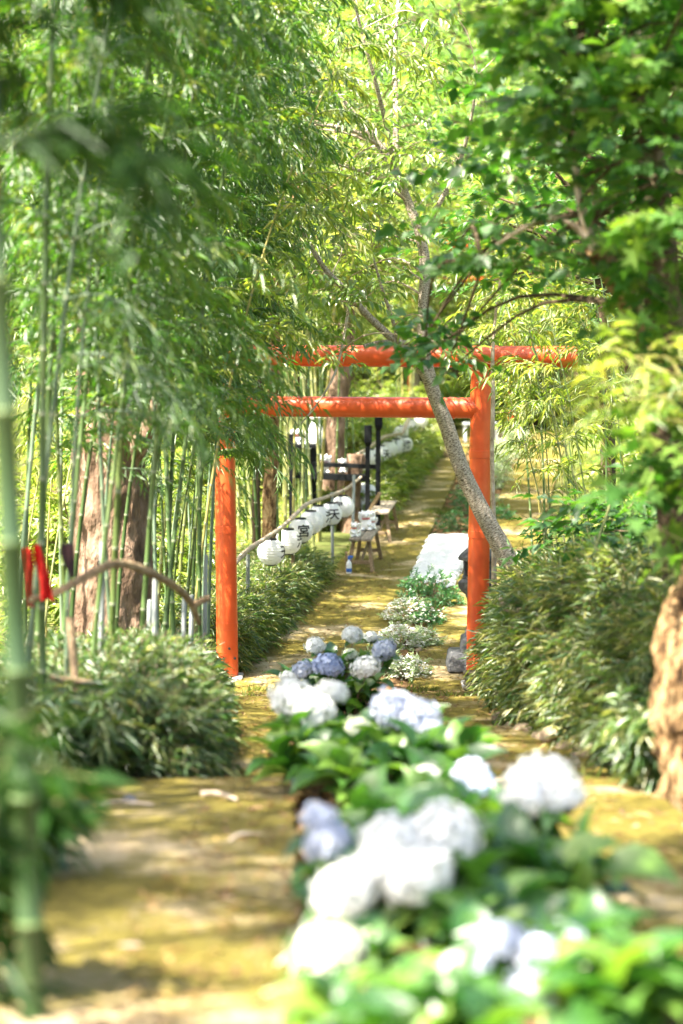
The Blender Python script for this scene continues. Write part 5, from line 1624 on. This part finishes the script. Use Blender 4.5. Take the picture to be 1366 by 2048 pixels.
rock(Vector((PX(1105, 11.4), 11.4, prof(11.4) + 0.04)), (0.05, 0.05, 0.045), 'roundest pale stone at the foot of the thicket')
for i, (px, Y) in enumerate([(1000, 13.4), (1018, 12.8), (1045, 12.2), (1080, 11.7), (1130, 11.1), (1165, 10.7), (1205, 10.3)]):
    rock(Vector((PX(px, Y) + 0.02, Y, prof(Y))), (random.uniform(.04, .07), random.uniform(.07, .14), random.uniform(.025, .04)), 'flat tan edging stone along the foot of the thicket', 'stone', 'edging stones below the thicket')
for i, (px, Y) in enumerate([(594, 8.9)]):
    rock(Vector((PX(px, Y), Y, prof(Y))), (0.035, 0.05, 0.03), ['pinkish stone at the corner of the flower bed', 'smaller pinkish stone beside the flower bed corner'][i])
for i, (px, Y, s) in enumerate([(815, 21.0, .05), (782, 22.6, .045), (840, 20.4, .04), (800, 23.2, .05)]):
    rock(Vector((PX(px, Y), Y, 0.0)), (s, s * 1.2, s * 0.8), 'small brown stone in the planting bed behind the gate', 'stone', 'small stones in the middle bed')
rock(P(889, 907, 46), (0.22, 0.2, 0.2), 'large pale boulder at the end of the far hedge')

lf = Leaves()
Ox, Dx = [], []
for (ya, yb, n, xa, xb) in [(14.95, 15.2, 150, -0.9, 1.1), (12.45, 12.6, 90, -0.8, 1.0), (18.1, 18.4, 130, -0.9, 1.4), (8.95, 9.1, 50, -0.5, 1.3), (33.5, 34.5, 110, 1.4, 2.0)]:
    for k in range(n):
        y = random.uniform(ya, yb); x = random.uniform(xa, xb)
        if noise.noise((x * 3, y, 2)) < -0.05 and y < 30: continue
        for q in range(6):
            Ox.append((x + random.gauss(0, .02), y + random.gauss(0, .02), prof(y) - 0.005)); Dx.append((random.gauss(0, .6), random.gauss(0, .6), 1))
for k in range(900):
    y = random.uniform(9.1, 30); s = random.choice([0, 1, 2, 3])
    x = [at(LL, y) + random.uniform(-.08, .02), at(LR, y) + random.uniform(-.02, .12), at(RL, y) - random.uniform(-.02, .12), at(RR, y) + random.uniform(-.02, .1)][s]
    for q in range(4):
        Ox.append((x + random.gauss(0, .02), y + random.gauss(0, .02), prof(y) - 0.02)); Dx.append((random.gauss(0, .6), random.gauss(0, .6), 1))
n = len(Ox)
S = RG.uniform(0.03, 0.085, n)
lf.add(T_LANCE, np.array(Ox), np.array(Dx), RG.normal(0, 1, (n, 3)), np.stack([S * 0.09, S, S], 1))
tag(lf.build('grass_tufts', [M['grass']]), kind='stuff')

for (xa, ya, xb, yb, r, lab) in [(398, 1625, 470, 1640, 0.012, 'pale fallen stick lying on the moss before the left hedge'), (180, 1655, 300, 1652, 0.010, 'long thin fallen stick lying on the left of the near terrace'), (455, 1735, 520, 1722, 0.008, 'short fallen twig near the flower bed on the terrace')]:
    Ya, Yb = [float(np.interp(y, [1570, 1620, 1700, 1800, 2048], [9.0, 8.35, 7.35, 6.3, 4.45])) for y in (ya, yb)]
    a = Vector((PX(xa, Ya), Ya, prof(Ya) + r)); b = Vector((PX(xb, Yb), Yb, prof(Yb) + r))
    mb = MB(); mb.tube(spline([a, a.lerp(b, 0.4) + Vector((0, 0.03, 0.006)), b], 5), lerp_r([r, r * 0.9, r * 0.5], 11), 8, wob=0.2)
    tag(mb.build('fallen_stick', M['branch']), lab, 'stick')
rock(Vector((PX(250, 8.1), 8.1, prof(8.1) + 0.012)), (0.03, 0.03, 0.022), 'small dark pebble on the moss before the left hedge', 'stone', None, 'stone')

# leaf litter on paths
lf = Leaves(); n = 4200
y = 4 + 30 * RG.random(n) ** 1.3
O = np.array([((at(LL, max(q, 9.1)) if RG.random() < .55 else at(RL, q)) + RG.random() * 0.95 - 0.05, q, prof(q) + 0.012) for q in y])
lf.add(T_LANCE, O, np.stack([RG.normal(0, 1, n), RG.normal(0, 1, n), RG.normal(0, .06, n)], 1), np.array([0, 0, 1.0]) + RG.normal(0, .25, (n, 3)), np.stack([RG.uniform(.008, .02, n), RG.uniform(.03, .09, n), np.full(n, .05)], 1))
tag(lf.build('fallen_leaves', [M['dry_leaf']]), kind='stuff')

# undergrowth carpet under grove and wood
lf = Leaves()
O = []
random.seed(91)
while len(O) < 9000:
    Y = 14 + 46 * random.random() ** 1.5
    X = random.uniform(-9, 11)
    if at(LL, Y) - 0.7 < X < at(RR, Y) + (0.35 if Y > 18 else 1.2): continue
    if abs(X - 0.2) / Y > 0.24: continue
    O.append((X, Y, ground(X, Y) + 0.02))
O = np.array(O); n = len(O)
lf.sprays(O, np.stack([RG.normal(0, .5, n), RG.normal(0, .5, n), np.full(n, 1.0)], 1), RG.uniform(0.15, 0.42, n), 6, 0.13, 0.18, 0.3, T_LANCE, 0.7, twig_w=0.004, jit=0.5)
tag(lf.build('undergrowth', [M['bamboo_light'], M['palculm']]), kind='stuff')

# ------------------------------------------------------------------ light, sky, camera
sun_dir = Vector((-0.41, -0.29, 0.865)).normalized()
w = bpy.data.worlds.new('World'); SC.world = w; w.use_nodes = True
wt = w.node_tree
bg = wt.nodes.get('Background') or wt.nodes.new('ShaderNodeBackground')
sky = wt.nodes.new('ShaderNodeTexSky'); sky.sky_type = 'NISHITA'; sky.sun_disc = False; sky.dust_density = 4.0; sky.ozone_density = 0.4
sky.sun_elevation = math.asin(sun_dir.z)
sky.sun_rotation = math.atan2(sun_dir.x, sun_dir.y)
wt.links.new(sky.outputs[0], bg.inputs[0]); bg.inputs[1].default_value = 0.095
sl = bpy.data.lights.new('sun', 'SUN'); sl.energy = 5.0; sl.angle = math.radians(0.53); sl.color = (1, 0.94, 0.81)
so = bpy.data.objects.new('sun', sl); COL.objects.link(so)
so.rotation_euler = (-sun_dir).to_track_quat('-Z', 'Y').to_euler()

cam = bpy.data.cameras.new('camera'); co = bpy.data.objects.new('camera', cam); COL.objects.link(co)
co.location = (0, 0, CAM_Z); co.rotation_euler = (PI / 2 - TH, 0, 0)
cam.sensor_width = 36; cam.sensor_fit = 'AUTO'; cam.lens = 4000 / 2048 * 36
cam.clip_start = 0.1; cam.clip_end = 600
cam.dof.use_dof = True; cam.dof.focus_distance = 18.2; cam.dof.aperture_fstop = 1.5
SC.camera = co

SC.view_settings.view_transform = 'Standard'; SC.view_settings.look = 'None'; SC.view_settings.gamma = 1
SC.view_settings.exposure = 2.7
SC.cycles.max_bounces = 8; SC.cycles.diffuse_bounces = 4; SC.cycles.transmission_bounces = 6; SC.cycles.glossy_bounces = 2
SC.cycles.sample_clamp_indirect = 6
SC.cycles.use_denoising = True
